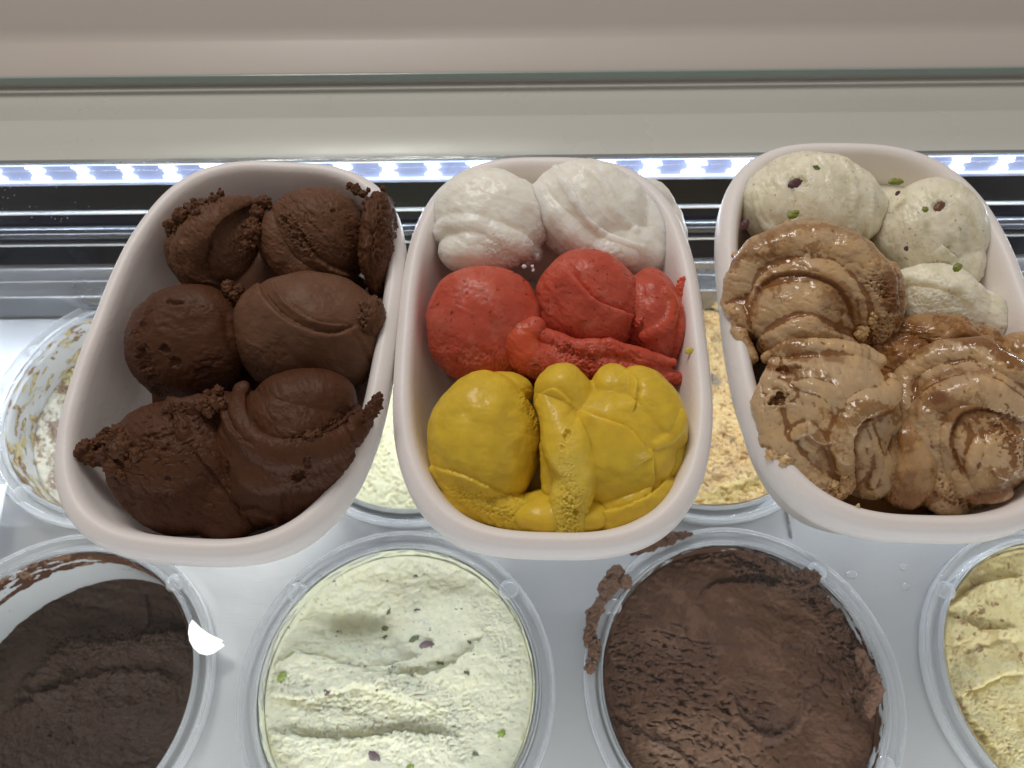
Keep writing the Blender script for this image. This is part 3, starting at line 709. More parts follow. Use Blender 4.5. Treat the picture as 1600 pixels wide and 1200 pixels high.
mass('scoop_body', M_yel, s, [(955, 702, 104, 100, 0, .052, .8), (1012, 650, 56, 82, -22, .056, 1), (963, 618, 40, 52, -22, .063, .9), (884, 628, 48, 62, -8, .063, .9), (982, 782, 86, 46, -22, .040, 1.1), (940, 806, 46, 28, -8, .038, 1.0)],
     [([(854, 632, 16, .070), (872, 655, 28, .070), (888, 700, 36, .068), (900, 742, 32, .063), (892, 785, 30, .057), (890, 820, 27, .051)], .42), ([(862, 700, 20, .056), (868, 760, 22, .050)], .42), ([(1025, 695, 10), (1050, 680, 12), (1062, 650, 10)], .6)],
     seed=71, base=YB, smooth=3, marks=[('blot', YBL, 890, 760, 32, 80, .7, 0)], feats=[
    ('lip', [(905, 640), (945, 655), (985, 672), (1018, 712)], 7, 60, .7), ('grain', .7, 15, 16, 3), ('lip', [(1020, 700), (1022, 740), (1018, 775)], 4, 20, 1, 1), ('lip', [(915, 795), (960, 795), (1010, 775), (1044, 745)], 4, 20, 1.5), ('lip', [(980, 575), (998, 600), (990, 645)], 4, 30, .5),
    ('lip', [(838, 618), (868, 606), (900, 634)], 4, 30, .8), ('pit', 886, 680, 6, 9, 5, 20), ('pit', 878, 700, 4, 5, 3), ('rough', [(884, 720), (888, 760), (890, 830)], 2, 16), ('rough', [(890, 785), (890, 830)], 3, 24), ('pit', 900, 800, 5, 7, 4)])
blob('lower_flap', M_yel, s, 1040, 718, 30, 52, .046, ang=20, seed=83, base=YB, n=80, thick=1.1)
blob('lower_flap', M_yel, s, 880, 800, 95, 36, .040, ang=0, seed=84, base=YB, n=90, thick=1.1)

blob('packed_base', M_yel, s, 862, 735, 186, 98, .024, seed=86, base=YB, n=80, thick=.3)

# ------------------------------------------------------------------ pale speckled gelato
PB = (.88, .83, .66)
pmk = [('specks', (.40, .32, .24), 6.5, .68), ('streak', (.62, .60, .38), 16, .25, .4, 30, 2)]
GP = 'pale speckled scoops in the right tray'
def bits(parent, pts, z, seed=0):
    rg = np.random.RandomState(seed)
    for p in pts:
        c = surf(parent.children[0], p[0], p[1], .0009)
        blob('nut_piece', M_bit, parent, p[0], p[1], p[2], p[3], z, centre=c, ang=rg.uniform(-50, 50), n=26, base=p[4], thick=.5, seed=seed + int(p[0]), rough=1.0, rscale=6)
GREEN = (.26, .30, .05); PURP = (.10, .035, .045); BRN = (.16, .07, .03)
s = scoop('gelato_scoop', 'pale speckled gelato scoop with a purple nut piece, top left of the right tray', 1265, 320, ZC, GP)
mass('scoop_body', M_white, s, [(1268, 322, 111, 80, 6, .054, .82)], [([(1185, 300, 8), (1200, 340, 12), (1225, 370, 10)], .8), ([(1318, 252, 7), (1335, 290, 11), (1330, 350, 9)], .65), ([(1338, 262, 6), (1362, 300, 9), (1355, 360, 8)], .6), ([(1280, 250, 8), (1295, 270, 10), (1300, 310, 8)], .8)], seed=85, base=PB, marks=pmk, feats=[
    ('crease', [(1182, 290), (1186, 330), (1205, 358)], 3, 4), ('crease', [(1240, 290), (1242, 335)], 3, 3, 2), ('pit', 1248, 285, 15, 10, 4), ('pit', 1240, 336, 10, 7, 2.5), ('grain', 1.1, 80, 9, 4)])
bits(s, [(1246, 285, 13, 8, PURP), (1279, 265, 10, 5, (.12, .15, .05)), (1240, 335, 10, 6, GREEN), (1163, 352, 6, 10, PURP)], .081, 5)
s = scoop('gelato_scoop', 'pale speckled gelato scoop with a torn edge, top right of the right tray', 1455, 365, ZC, GP)
mass('scoop_body', M_white, s, [(1452, 366, 84, 86, 0, .051, .82), (1478, 412, 58, 50, 10, .046, .9)], [([(1500, 310, 8), (1522, 345, 12), (1530, 395, 10), (1515, 440, 10)], .6)], seed=89, base=(.86, .81, .65), marks=pmk, feats=[
    ('lip', [(1474, 380), (1492, 402), (1500, 432)], 6, 40, 3, 1), ('grain', 1.2, 60, 10, 3), ('cracks', 1.8, 50, 8, 2, (1480, 400, 40)), ('pit', 1468, 322, 14, 9, 3)])
bits(s, [(1468, 322, 12, 8, BRN), (1446, 327, 5, 5, GREEN), (1400, 284, 12, 5, GREEN), (1496, 418, 8, 6, GREEN), (1416, 388, 4, 4, PURP), (1403, 301, 4, 3, PURP)], .079, 9)
s = scoop('gelato_scoop', 'pale speckled gelato scoop half hidden beside the caramel, middle right of the right tray', 1475, 470, ZC, GP)
mass('scoop_body', M_white, s, [(1462, 480, 84, 66, 18, .046, .8), (1520, 505, 52, 56, 0, .040, .9)], [([(1398, 440, 12), (1440, 436, 16), (1490, 448, 14), (1515, 470, 10)], .5)], seed=93, base=(.87, .82, .66), marks=pmk, feats=[
    ('lip', [(1400, 428), (1440, 432), (1475, 440), (1500, 445)], 4, 40, 2), ('rough', [(1420, 460), (1500, 480)], 2.5, 25), ('grain', 1.4, 20, 9, 3)])
blob('packed_base', M_white, s, 1390, 400, 160, 110, .022, ang=10, seed=96, base=PB, n=80, thick=.3)

# ------------------------------------------------------------------ caramel gelato
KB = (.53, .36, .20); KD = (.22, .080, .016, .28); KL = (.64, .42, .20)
kmk = [('streak', (.27, .125, .035, .5), 40, .22, .8, 20, 2.6), ('streak', KL, 36, .15, .5, -30, 2.2)]
GK = 'melting caramel scoops in the right tray'
s = scoop('gelato_scoop', 'upper melting caramel gelato scoop ringed by a glossy fold beside pale scoops', 1272, 450, ZC, GK)
mass('scoop_body', M_car, s, [(1272, 464, 136, 100, 8, .056, .82), (1244, 486, 84, 62, -5, .066, .85)],
     [([(1168, 520, 18), (1158, 462, 27), (1180, 410, 33), (1240, 384, 36), (1310, 388, 37), (1358, 425, 35), (1380, 480, 30), (1372, 530, 18)], .45), ([(1180, 566, 12), (1205, 535, 18), (1250, 510, 22), (1295, 520, 18), (1345, 540, 14)], .3),
      ([(1232, 352, 5), (1262, 372, 8), (1262, 400, 6)], .4), ([(1300, 360, 6), (1312, 388, 9), (1340, 400, 6), (1342, 380, 5)], .35), ([(1150, 400, 6), (1200, 384, 9), (1250, 392, 6)], .3), ([(1152, 490, 13, .062), (1156, 525, 14, .061), (1168, 556, 16, .058)], .3), ([(1395, 420, 9), (1402, 470, 14), (1385, 530, 14), (1350, 560, 10)], .5), ([(1330, 440, 8), (1350, 480, 12), (1345, 530, 8)], .6)],
     seed=97, base=KB, pool=(KD, .85), smooth=3, lump=.035, marks=kmk + [('blot', KD, 1395, 460, 22, 55, .9, -15), ('line', KD, [(1140, 420), (1200, 365), (1290, 352), (1350, 370)], 7, .55), ('line', KD, [(1150, 405), (1190, 398), (1250, 404)], 5, .7), ('line', KD, [(1172, 490), (1198, 440), (1250, 428), (1300, 440), (1332, 480)], 6, .6)], feats=[
    ('pit', 1205, 568, 18, 7, 8, 10), ('rough', [(1370, 440), (1395, 480), (1370, 540)], 4, 16), ('grain', 2.2, 20, 18, 2.5), ('lip', [(1170, 486), (1196, 440), (1247, 428), (1296, 440), (1325, 472), (1336, 513)], 4, 30, 1, -1)])
crumbs(s, M_car, KL, [(1350, 520, 12), (1362, 500, 9), (1290, 545, 11)], 10, .078, 161, name='caramel_crumb', rough=2)
s = scoop('gelato_scoop', 'melting caramel gelato scoop with a small hole, bottom left of its tray', 1285, 650, ZC, GK)
mass('scoop_body', M_car, s, [(1290, 652, 106, 120, -28, .054, .8), (1348, 705, 56, 80, -12, .047, .9)],
     [([(1212, 572, 14), (1204, 625, 24), (1218, 685, 30), (1258, 738, 30), (1308, 760, 20)], .35), ([(1395, 590, 12), (1385, 622, 20), (1340, 640, 20), (1312, 690, 17), (1326, 762, 11)], .35), ([(1200, 560, 10), (1250, 548, 19), (1310, 545, 20), (1375, 566, 14)], .45),
      ([(1196, 622, 7), (1206, 604, 9), (1228, 602, 9), (1240, 616, 7)], .3), ([(1240, 600, 8), (1290, 610, 14), (1320, 640, 10)], .5), ([(1230, 690, 10), (1262, 670, 14), (1290, 690, 10)], .6), ([(1360, 660, 7), (1372, 710, 10), (1365, 760, 8)], .5)],
     seed=101, base=(.55, .385, .22), pool=(KD, .85), smooth=3, lump=.04, marks=kmk[:1] + [('streak', KL, 44, .15, .5, 60, 2), ('blot', KD, 1225, 578, 28, 9, .9, 15), ('blot', KD, 1195, 712, 14, 16, .8, 0), ('blot', KD, 1305, 560, 24, 8, .6, 10), ('line', KD, [(1395, 640), (1350, 665), (1335, 700), (1345, 765)], 6, .7), ('line', KD, [(1200, 580), (1250, 575), (1300, 590)], 4, .5)], feats=[
    ('pit', 1218, 622, 15, 9, 11, -30), ('pit', 1232, 577, 18, 6, 7, -10), ('grain', 2.2, 60, 20, 2.5), ('rough', [(1195, 710), (1240, 750), (1310, 778)], 3, 14), ('lip', [(1390, 640), (1345, 658), (1330, 700), (1338, 765)], 5, 30, 1, 1)])
crumbs(s, M_car, KL, [(1318, 760, 12), (1325, 752, 9), (1305, 755, 8), (1225, 722, 12), (1205, 712, 10)], 10, .062, 171, name='caramel_crumb', rough=3)
s = scoop('gelato_scoop', 'melting caramel gelato swirl cut by the right edge of the photo', 1510, 660, ZC, GK)
mass('scoop_body', M_car, s, [(1512, 668, 114, 126, 14, .051, .8), (1548, 708, 60, 66, 0, .062, .85)],
     [([(1418, 650, 16), (1424, 596, 24), (1468, 562, 27), (1535, 556, 27), (1600, 592, 26)], .5), ([(1540, 806, 13), (1482, 782, 24), (1450, 725, 28), (1450, 662, 26), (1478, 622, 24), (1535, 612, 24), (1592, 640, 22)], .4), ([(1500, 740, 9), (1525, 770, 15), (1575, 770, 14)], .4),
      ([(1520, 660, 7), (1530, 690, 11), (1520, 730, 9)], .5), ([(1560, 660, 8), (1590, 690, 12), (1595, 730, 10)], .5), ([(1440, 780, 12), (1490, 800, 16), (1560, 800, 14)], .5)],
     seed=105, base=(.52, .355, .20), pool=(KD, .85), smooth=3, lump=.04, marks=kmk + [('blot', KD, 1520, 530, 90, 12, .8, 10), ('blot', KD, 1575, 556, 40, 14, .8, 30), ('blot', (.20, .07, .03, .4), 1466, 622, 16, 12, .8, 0), ('blot', KD, 1545, 775, 40, 14, .8, -10), ('line', KD, [(1430, 650), (1440, 606), (1480, 584), (1550, 580)], 5, .6), ('line', KD, [(1508, 745), (1490, 700), (1500, 655), (1540, 640)], 6, .7)], feats=[
    ('crease', [(1432, 740), (1460, 775), (1500, 790)], 4, 4, 3), ('rough', [(1440, 730), (1470, 765), (1520, 790)], 3, 14), ('grain', 2.2, 40, 20, 2.5), ('rough', [(1560, 660), (1590, 700)], 3, 25), ('lip', [(1505, 745), (1486, 695), (1497, 652), (1532, 638), (1570, 648)], 5, 30, 1.2, -1)])
blob('front_fold', M_car, s, 1405, 715, 48, 80, .046, ang=-8, seed=109, base=(.38, .20, .085), n=140, marks=kmk, thick=1.1, feats=[('rough', [(1380, 740), (1390, 780)], 4, 12), ('grain', 1.2, 70, 10, 3), ('lip', [(1395, 650), (1400, 700), (1395, 760)], 5, 30, 2)])
blob('upper_fold', M_car, s, 1470, 534, 94, 42, .050, ang=8, seed=113, base=(.42, .23, .09), n=140, marks=[('streak', KD, 20, .05, .8, 10, 2)], thick=1.0, lump=.08, feats=[('rough', [(1420, 520), (1460, 530)], 4, 18), ('lip', [(1480, 510), (1540, 525), (1600, 560)], 4, 20, 2)])
blob('upper_fold', M_car, s, 1405, 565, 45, 45, .054, seed=117, base=(.36, .18, .07), n=110, marks=[('streak', KD, 20, 0, .8, 10, 2)], thick=1.0, lump=.08, rough=2.5, rscale=16)
blob('upper_fold', M_car, s, 1590, 590, 60, 70, .048, seed=119, base=(.40, .22, .09), n=110, marks=kmk, thick=1.0, lump=.08, rough=1.5, rscale=16)
blob('packed_base', M_car, s, 1410, 668, 205, 150, .032, ang=6, seed=121, base=(.36, .18, .06), n=90, thick=.25)
def smear(label, pts, base, mat, z=.061, seed=0, cat='smear'):
    x, y, rx, ry, a = pts
    return blob('gelato_smear', mat, None, x, y, rx, ry, z, ang=a, seed=seed, base=base, n=50, thick=.25, rough=1.8, rscale=7, label=label, category=cat)
smear('tiny caramel drip trickling down the near rim of the right tray', (1340, 800, 4, 14, 5), (.62, .42, .22), M_car, .0610, 4)
smear('small brown crumb on the left inner wall of the right tray', (1136, 357, 4, 4, 0), (.20, .10, .05), M_choc, .0615, 5)

# ------------------------------------------------------------------ pans in the deck
def revolve(name, prof, mat, parent, ns=128, tags=None):
    V = np.array([[r * math.cos(2 * math.pi * i / ns), r * math.sin(2 * math.pi * i / ns), z] for r, z in prof for i in range(ns)])
    return link(name, mesh_np(name, V, grid_faces(len(prof), ns, wrap=True)[:, ::-1]), mat, parent)
GPAN = 'round clear pans sunk in the steel deck'
PZ = DZ + .0155
_pan = []
def pan(k, row, label, rotz=0.0):
    loc = (pan_x(k), ROWS[row], PZ)
    if _pan:
        src = _pan[0]; o = src.copy(); COL.objects.link(o)
        for ch in src.children:
            c = ch.copy(); COL.objects.link(c); c.parent = o
        o.location = loc; o['label'] = label; o.rotation_euler.z = rotz; return o
    o = thing('gelato_pan', label, 'pan', loc, GPAN); _pan.append(o); o.rotation_euler.z = rotz
    revolve('rim', [(.1055, -.014), (.1085, -.0135), (.1092, -.011), (.1095, -.002), (.1092, .0002), (.1085, .0008), (.1078, .0002), (.1072, -.0026), (.1000, -.0034), (.0993, -.0030), (.0986, .0006), (.0979, .0012), (.0972, .0006), (.0962, -.003)], M_tubp, o)
    revolve('bowl', [(.0957, -.0032), (.0950, -.012), (.0935, -.040), (.0915, -.085), (.088, -.100), (.080, -.106), (.03, -.108), (.001, -.108)], M_wallp, o, 96)
    for a in (40, 140, 220, 320):
        A = math.radians(a); n = 10
        U = np.linspace(0, math.pi / 2, 6); W = np.linspace(0, 2 * math.pi, 24, endpoint=False)
        V = np.array([[.0072 * math.cos(w) * math.sin(u), .0072 * math.sin(w) * math.sin(u), .0042 * math.cos(u)] for u in U[::-1] for w in W])
        tb = link('stacking_bump', mesh_np('stacking_bump', V, grid_faces(6, 24, wrap=True)), M_tubp, o)
        tb.location = (.1012 * math.cos(A), .1012 * math.sin(A), -.0036)
    return o
pan(-1, 0, 'clear round pan holding dark chocolate gelato, bottom left of the display', .1)
pan(0, 0, 'clear round pan of pale green gelato between the two chocolate pans', 0)
pan(1, 0, 'clear round pan with milk chocolate smeared over its rim', .15)
pan(2, 0, 'clear round pan of yellow cream gelato cut by the right edge of the photo', .05)
pan(-1, 1, 'nearly empty clear pan with brown smears behind the left foam tray', .2)
pan(0, 1, 'clear round pan glimpsed between the left and middle foam trays', 0)
pan(1, 1, 'clear round pan of tan cookie gelato between the middle and right trays', .1)
pan(-2, 1, 'clear round pan cut by the left edge of the photo, just its rim showing', 0)

RIMZ = PZ
def fill(name, label, k, row, depth, base, mat, feats, marks, seed, n=280, dish=.012, radius=.0948, fine=.8, tilt=(0, 0), rough=0, rscale=12, edge=.004):
    """gelato filling a pan: a relief over a disc, falling into the bowl wall"""
    cx, cy = pan_x(k), ROWS[row]
    g = np.linspace(-1, 1, n); A, B = np.meshgrid(g, g, indexing='ij'); A = A.ravel(); B = B.ravel()
    mx = np.maximum(np.abs(A), np.abs(B)); hy = np.hypot(A, B) + 1e-9
    r = mx; X = cx + radius * r * A / hy; Y = cy + radius * r * B / hy
    Z = RIMZ - depth - dish * (1 - r ** 2.2) + tilt[0] * (X - cx) + tilt[1] * (Y - cy)
    P = np.stack([X, Y, Z], 1)
    sx, sy, d = project(P); mpp = d / F_PX
    D = sculpt(sx, sy, feats, seed) + fine * fbm(P / .0035, seed + 3, 3, .6) * 1.0 + 2.2 * fbm(P / .03, seed + 6, 2)
    if rough: D += rough * (np.abs(fbm(P / .0012 / rscale * 2.2, seed + 7, 4, .62)) * 1.8 - .4)
    ed = sstep(1.0, .96, r)
    P[:, 2] += D * mpp * ed
    P[:, 2] -= edge * sstep(.985, 1.0, r)
    col = paint(sx, sy, base, seed, marks)
    C = np.array([cx, cy, RIMZ - depth])
    o = link(name, mesh_np(name, P - C, grid_faces(n, n)[:, ::1], col), mat, label=label, category='gelato', group='gelato filling the pans in the deck')
    o.location = C
    return o
def wall_residue(parent, k, row, mat, base, seed, th, z0, z1, a0=0, a1=360, marks=(), off=.0004, thick=1.2, band=None):
    """dried smears on the inside of a bowl: only the patches that are covered exist"""
    na, nz = 520, 56
    cx, cy = pan_x(k), ROWS[row]
    a = np.radians(np.linspace(a0, a1, na)); zz = np.linspace(z0, z1, nz)
    AA, ZZ = np.meshgrid(a, zz, indexing='ij'); AA = AA.ravel(); ZZ = ZZ.ravel()
    R = .0955 + (ZZ + .004) * .055 - off
    Q = np.stack([AA * .0955 / .012, ZZ / .0045, 0 * AA], 1)
    w = fbm(Q, seed, 4, .6)
    Q2 = np.stack([AA * .0955 / .05, ZZ / .012, 0 * AA + 4], 1)
    w = w + .9 * fbm(Q2, seed + 4, 2)
    if band is not None: w = w + band(np.degrees(AA), ZZ)
    R = R - .0006 * thick * np.clip(w - th, 0, 1) - .0004 * np.abs(fbm(Q * 3, seed + 5, 2)) * thick
    P = np.stack([R * np.cos(AA), R * np.sin(AA), ZZ], 1)
    Fq = grid_faces(na, nz)
    keep = (w[Fq] > th).sum(1) >= 3
    sx, sy, _ = project(P + np.array([cx, cy, PZ]))
    col = paint(sx, sy, base, seed, marks)
    Fk = Fq[keep]; u, inv = np.unique(Fk, return_inverse=True)
    return link('residue', mesh_np('residue', P[u], inv.reshape(-1, 4), col[u]), mat, parent)

fills = {}
# dark chocolate
DC = (.050, .028, .019)
f = fill('tub_gelato', 'dark brown chocolate gelato scraped smooth in the bottom-left pan', -1, 0, .056, DC, M_tubd, [('lip', [(0, 1120), (60, 1090), (140, 1060), (220, 1050), (290, 1060)], 7, 40, 6), ('grain', 3.5, 15, 22, 2.5),
    ('rough', [(90, 1015), (170, 1000), (240, 990), (300, 985)], 6, 22), ('lip', [(20, 1090), (70, 1040), (120, 1005), (200, 1000), (300, 980)], 11, 80, 6), ('lip', [(225, 925), (232, 960), (228, 990)], 3, 20, 1), ('cracks', 2.4, 20, 7, 2.2, (150, 1120, 130)), ('rough', [(40, 1150), (140, 1100), (240, 1080)], 3, 50),
    ('lip', [(35, 1070), (60, 1085), (95, 1075), (100, 1050)], 5, 20, 1.5), ('grain', 1.6, 75, 12, 3), ('cracks', 1.2, 60, 8, 2.5), ('bump', 150, 950, 90, 50, -12), ('pit', 110, 1050, 10, 8, 6), ('pit', 100, 1150, 18, 14, 6)],
    [('streak', (.055, .033, .024), 30, .2, .6, 70, 2)], 201, dish=.004, tilt=(0, -.12), fine=.9)
def bandA(A, Z): return .15 * sstep(-.020, -.010, Z) - 1.6 * sstep(-.026, -.032, Z) - .6 * np.exp(-((A - 150) / 9.) ** 2)
P1 = [o for o in COL.objects if o.name.startswith('gelato_pan')]
wall_residue(P1[0], -1, 0, M_tubd, (.085, .038, .022), 301, -.50, -.042, -.001, 15, 215, band=bandA, marks=[("streak", (.30, .18, .11), 16, .30, .7, -20, 4)])
# pistachio cream
GB = (.73, .71, .54)
f = fill('tub_gelato', 'pale green-cream gelato with dark flecks and whipped ridges in the second front pan', 0, 0, .012, GB, M_tub, [
    ('bump', 545, 965, 85, 60, -42), ('lip', [(450, 1010), (520, 1035), (600, 1040), (660, 1020)], 6, 40, 2), ('bump', 660, 900, 120, 40, -8), ('lip', [(425, 1040), (480, 1020), (560, 1045), (640, 1055), (700, 1040), (760, 990)], 7, 60, 4),
    ('lip', [(420, 1085), (480, 1095), (560, 1075), (620, 1095), (700, 1110)], 7, 50, 4, -1), ('lip', [(415, 1145), (470, 1150), (540, 1155), (620, 1145), (720, 1150)], 9, 55, 4), ('ridge', [(560, 1080), (600, 1065), (640, 1085), (680, 1110)], 8, 14, 3),
    ('rough', [(430, 1060), (520, 1100), (600, 1070)], 3.5, 22), ('rough', [(430, 1160), (560, 1150), (700, 1170)], 2.6, 40), ('rough', [(640, 1080), (720, 1110)], 3, 40), ('rough', [(770, 960), (800, 1050), (780, 1120)], 2.2, 26), ('cracks', 1.3, 45, 10, 2.2, (760, 1020, 90)), ('grain', 2.5, 20, 26, 2),
    ('lip', [(470, 960), (500, 910), (560, 880)], 5, 26, 1.5, -1), ('crease', [(440, 970), (470, 930), (500, 905)], 4, 4), ('lip', [(580, 870), (680, 862), (780, 905)], 5, 22, 2), ('grain', 1.8, -10, 12, 3)],
    [('specks', (.28, .27, .16), 5.0, .66), ('specks', (.42, .42, .26), 9, .62), ('streak', (.82, .79, .56), 30, .2, .4, 10, 2)], 211, n=290, dish=.006, fine=.6)
rg = np.random.RandomState(4)
fl = [(608, 955, 9, 6), (650, 955, 6, 6), (602, 983, 8, 5), (720, 953, 6, 5), (665, 1008, 12, 8), (690, 1038, 8, 6), (727, 1052, 7, 4), (585, 1183, 13, 8), (733, 1005, 4, 6), (603, 995, 5, 5), (650, 900, 5, 5), (575, 940, 5, 4), (742, 1180, 6, 6), (510, 1083, 6, 4), (655, 925, 4, 3), (645, 1000, 9, 7), (520, 905, 4, 3), (710, 955, 5, 4)]
fl += [(600 + 150 * rg.uniform(-1, 1), 1010 + 130 * rg.uniform(-1, 1), rg.uniform(1.8, 4), rg.uniform(1.4, 3)) for _ in range(34)]
for i, (x, y, a, b) in enumerate(fl):
    o = blob('flake', M_bit, None, x, y, a, b, RIMZ - .013, centre=surf(f, x, y, .0012), ang=rg.uniform(-60, 60), n=16, base=((.12, .14, .07), (.14, .09, .10), (.17, .17, .07))[i % 3], thick=.35, rough=1.2, rscale=5, seed=i)
    o.parent = f; o.location = o.location - f.location
for x, y in ((438, 1057), (783, 1148), (640, 1200)):
    o = blob('green_piece', M_bit, None, x, y, 6, 9, RIMZ - .008, centre=surf(f, x, y, .0012), ang=rg.uniform(-60, 60), n=22, base=(.26, .34, .06), thick=.5, rough=1.2, rscale=5, seed=x)
    o.parent = f; o.location = o.location - f.location
wall_residue([o for o in P1][1], 0, 0, M_tub, (.72, .72, .56), 305, -.15, -.022, -.002, 0, 360, thick=1.0)
# milk chocolate
MC = (.080, .038, .021); MCL = (.135, .070, .043)
f = fill('tub_gelato', 'milk chocolate gelato with a smooth oval dent in the third front pan', 1, 0, .012, MC, M_tubd, [
    ('lip', [(1148, 1080), (1160, 1120), (1200, 1150), (1240, 1135), (1255, 1095)], 6, 14, 1), ('bump', 1200, 1100, 48, 45, -16), ('bump', 1190, 950, 90, 60, -6), ('crease', [(1010, 980), (1080, 1000), (1150, 1010)], 3, 3, 2),
    ('lip', [(1090, 930), (1130, 910), (1220, 915), (1300, 960)], 5, 60, 3, 1), ('cracks', 4.2, 15, 7, 3, (1010, 1070, 150)), ('cracks', 3.6, 85, 7, 2.2, (1310, 1060, 110)), ('cracks', 5, 22, 8, 2.6, (1130, 1170, 150)), ('cracks', 4, 28, 11, 2.4, (1090, 1120, 160)), ('grain', 2.6, 25, 16, 3), ('crease', [(1085, 900), (1110, 1000), (1120, 1080), (1150, 1130)], 5, 8, 3), ('lip', [(950, 1120), (1030, 1160), (1090, 1200)], 5, 40, 4), ('rough', [(960, 1020), (1060, 1060)], 3, 40),
    ('rough', [(960, 900), (1040, 870), (1130, 862)], 5, 14), ('rough', [(1160, 880), (1240, 900), (1300, 950), (1340, 1030)], 9, 20), ('pit', 1345, 1090, 14, 20, 5)],
    [('streak', MCL, 40, .15, .6, 20, 2), ('blot', (.17, .095, .058), 1090, 1180, 110, 70, .7, 15), ('blot', (.20, .12, .08), 1040, 1170, 22, 40, .5, -30)], 221, n=290, dish=.002, radius=.0950, fine=.9)
P3 = P1[2]
def lumps(parent, pts, base, mat, z, seed, rough=4, name='rim_lump'):
    rg = np.random.RandomState(seed)
    for i, (x, y, a, b, an) in enumerate(pts):
        blob(name, mat, parent, x, y, a, b, z, ang=an, n=60, base=base, thick=.6, rough=rough, rscale=10, seed=seed + i * 2, lump=.12, fine=.8)
lumps(f, [(962, 895, 14, 11, -20), (978, 910, 12, 10, 60), (960, 912, 8, 14, 0), (935, 950, 9, 13, 10), (925, 975, 8, 14, 10), (918, 1000, 6, 12, 0), (928, 1022, 8, 12, -20), (922, 1042, 8, 12, -10), (945, 932, 9, 12, 30)], MCL, M_tubd, RIMZ + .001, 401, 3)
lumps(f, [(948, 918, 12, 16, 30), (926, 962, 11, 14, 0), (922, 990, 10, 13, -10), (930, 1010, 8, 12, 0)], MCL, M_tubd, RIMZ - .0005, 409, 3)
lumps(f, [(1012, 852, 30, 9, -25), (1050, 838, 34, 7, -5), (1040, 846, 20, 7, -12)], MC, M_tubd, RIMZ - .0005, 421, 2)
lumps(f, [(1168, 868, 12, 8, 20), (1188, 874, 13, 9, 20), (1205, 888, 13, 10, 30), (1225, 896, 14, 11, 40), (1243, 905, 14, 10, 30), (1262, 903, 18, 13, 20), (1255, 922, 13, 11, 40), (1280, 930, 12, 11, 40), (1290, 948, 11, 12, 40), (1305, 968, 11, 12, 50), (1318, 990, 9, 13, -20), (1230, 915, 12, 9, 40)], MC, M_tubd, RIMZ - .001, 441, 4)
lumps(f, [(1347, 1030, 9, 18, -18), (1358, 1050, 10, 20, -18), (1368, 1078, 11, 26, 0), (1360, 1100, 9, 20, 10)], MCL, M_tubd, RIMZ + .001, 471, 2)
wall_residue(P3, 1, 0, M_tubd, MC, 311, -.1, -.022, -.001, 0, 360, thick=1.5)
# yellow cream
f = fill('tub_gelato', 'yellowish cream gelato with brown specks and streaks in the right-edge front pan', 2, 0, .010, (.62, .52, .26), M_tub, [
    ('lip', [(1480, 950), (1530, 915), (1600, 900)], 8, 30, 2), ('lip', [(1480, 960), (1540, 985), (1590, 980)], 7, 40, 3), ('lip', [(1500, 1090), (1560, 1060), (1600, 1050)], 8, 50, 4, -1), ('rough', [(1490, 1060), (1540, 1110), (1590, 1180)], 2.6, 45),
    ('grain', 3.2, 35, 24, 2.4), ('cracks', 1.2, 60, 10, 2), ('crease', [(1500, 1020), (1560, 1000), (1600, 1010)], 6, 7, 4), ('lip', [(1480, 1070), (1510, 1120), (1560, 1180)], 7, 40, 3, -1)],
    [('streak', (.40, .29, .11), 26, .22, .6, 40, 2.2), ('specks', (.22, .10, .04), 12, .50), ('specks', (.30, .16, .06), 5.5, .55), ('streak', (.70, .62, .36), 30, .15, .5, 40, 2)], 231, n=280, dish=.004, fine=.9)
wall_residue(P1[3], 2, 0, M_tub, (.66, .56, .30), 315, -.2, -.022, -.002, 90, 270)
# back row
f = fill('tub_gelato', 'scraped remains of cream gelato with brown streaks behind the left tray', -1, 1, .040, (.62, .58, .48), M_tub, [('rough', [(100, 560), (140, 620), (180, 700)], 9, 30), ('grain', 2, 60, 14, 3)],
    [('blot', (.50, .42, .25), 130, 600, 40, 50, .8, 30), ('streak', (.20, .10, .05), 14, .25, .8, 60, 2), ('blot', (.66, .56, .25), 120, 560, 22, 40, .8, 30)], 241, n=180, dish=.01)
wall_residue(P1[4], -1, 1, M_tub, (.28, .17, .09), 319, .12, -.045, -.001, 60, 300, marks=[('streak', (.62, .52, .28), 18, 0, .8, 50, 2)])
f = fill('tub_gelato', 'pale cream gelato with a few dark dots, glimpsed between left and middle trays', 0, 1, .012, (.74, .70, .46), M_tub, [('grain', 2, 30, 14, 3), ('rough', [(560, 700), (640, 780)], 4, 60)], [('specks', (.25, .2, .1), 9, .68)], 251, n=160, dish=.006)
f = fill('tub_gelato', 'tan cookie gelato with dark specks, glimpsed between middle and right trays', 1, 1, .013, (.60, .40, .17), M_tub, [('cracks', 3.2, 15, 9, 2.2), ('rough', [(1100, 520), (1140, 620), (1160, 740)], 2.5, 60), ('grain', 2, 40, 12, 3), ('ridge', [(1100, 770), (1160, 755), (1200, 730)], 6, 8, 2)],
    [('streak', (.34, .19, .07), 16, .2, .7, 20, 2.4), ('specks', (.14, .08, .05), 13, .52), ('specks', (.20, .11, .05), 6, .55), ('streak', (.66, .50, .24), 20, .2, .5, 20, 2), ('blot', (.70, .55, .22), 1150, 765, 70, 14, .7, -15), ('blot', (.10, .10, .11), 1115, 590, 12, 8, .7, 30)], 261, n=240, dish=.004, fine=1.1)
wall_residue(P1[6], 1, 1, M_tub, (.66, .50, .25), 321, -.3, -.020, -.002, 0, 360)

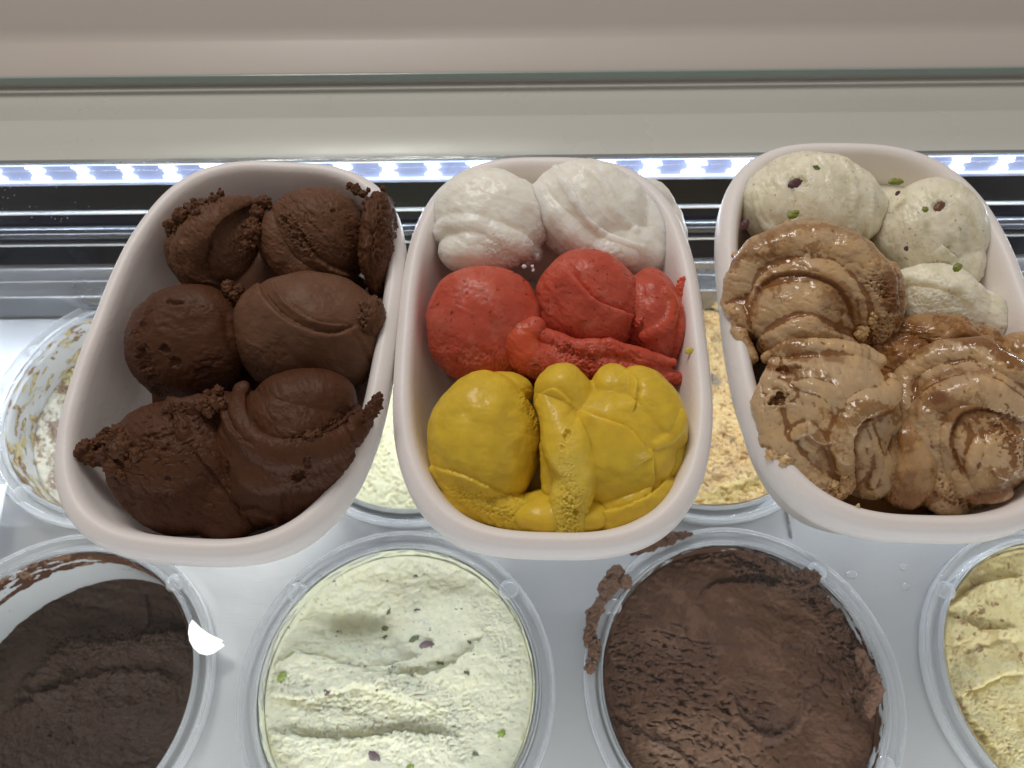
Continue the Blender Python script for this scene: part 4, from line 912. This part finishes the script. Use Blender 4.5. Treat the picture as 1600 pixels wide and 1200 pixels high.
# glint on the first pan's rim built as a glowing sliver, and the white card at the left edge
def flat_shape(name, pts, z, th, mat, label, cat, **tags):
    import bmesh
    bm = bmesh.new(); P = [at(x, y, z) for x, y in pts]; C = np.mean(P, 0)
    vs = [bm.verts.new(Vector(p - C)) for p in P]; fc = bm.faces.new(vs)
    r = bmesh.ops.extrude_face_region(bm, geom=[fc])
    for v in r['geom']:
        if isinstance(v, bmesh.types.BMVert): v.co.z += th
    bmesh.ops.recalc_face_normals(bm, faces=bm.faces)
    me = bpy.data.meshes.new(name); bm.to_mesh(me); bm.free()
    o = link(name, me, mat, smooth=False, label=label, category=cat, **tags); o.location = C
    return o
flat_shape('white_glint', [(301, 969), (296, 978), (295, 990), (297, 1002), (303, 1013), (312, 1021), (323, 1024), (334, 1021), (344, 1014), (351, 1009), (346, 1004), (349, 1001), (338, 996), (326, 990), (314, 981), (307, 974)],
           PZ + .0035, .0012, simple('glowing_glint', (.95, .94, .9), .3, 0, (1, .98, .93), .45), 'bright glint built as a curved glowing sliver on the rim of the dark chocolate pan', 'flake')
flat_shape('price_card', [(-60, 762), (12, 757), (-4, 835), (-60, 840)], DZ + .02, .001, M_card, 'white card corner poking in at the left edge of the photo', 'card')

for i, (x, y, a, b, w) in enumerate(((1330, 898, 9, 6, 'large flat water drop on the steel deck beside the milk chocolate pan'), (1413, 886, 7, 5, 'upper small grey water drop on the deck beside the yellow cream pan'), (1415, 917, 6, 6, 'lower small round water drop on the deck beside the yellow cream pan'))):
    blob('water_drop', M_tubp, None, x, y, a, b, DZ + .0006, n=24, thick=.35, base=(.8, .8, .8), fine=.1, seed=500 + i, label=w, category='drop', group='water drops on the steel deck')

flat_shape('paper_strip', [(46, 476), (92, 475), (96, 486), (49, 488)], DZ + .0008, .0006, M_card, 'small worn white paper strip stuck at the back edge of the steel deck', 'label strip')
rg = np.random.RandomState(12); V = []; Fd = []
spots = [(rg.uniform(0, 1600), rg.uniform(120, 450), .0003) for _ in range(60)] + [(18 + rg.uniform(-20, 30), 300 + rg.uniform(-25, 30), .0003) for _ in range(14)] + [(100 + rg.uniform(-20, 20), 338 + rg.uniform(-8, 8), .0003) for _ in range(8)] + [(x0 + rg.uniform(-40, 40), rg.uniform(860, 1200), DZ + .0003) for x0 in (350, 880, 1400) for _ in range(18)]
for x, y, z in spots:
    c = at(x, y, z); a = rg.uniform(0, 6.28); l = rg.uniform(.0002, .0006) * (1.6 if rg.rand() < .2 else 1); w = rg.uniform(.00012, .00025)
    u = np.array([math.cos(a), math.sin(a), 0]); v = np.array([-math.sin(a), math.cos(a), 0]); b = len(V)
    V += [c + u * l, c + v * w, c - u * l, c - v * w, c + np.array([0, 0, .0002])]
    Fd += [(b, b + 1, b + 4), (b + 1, b + 2, b + 4), (b + 2, b + 3, b + 4), (b + 3, b, b + 4)]
me = bpy.data.meshes.new('dust'); me.from_pydata([tuple(p) for p in V], [], Fd); me.update()
link('dust', me, M_card, smooth=False, kind='stuff', label='tiny pale dust specks and crumbs on the glass and the steel', category='dust')
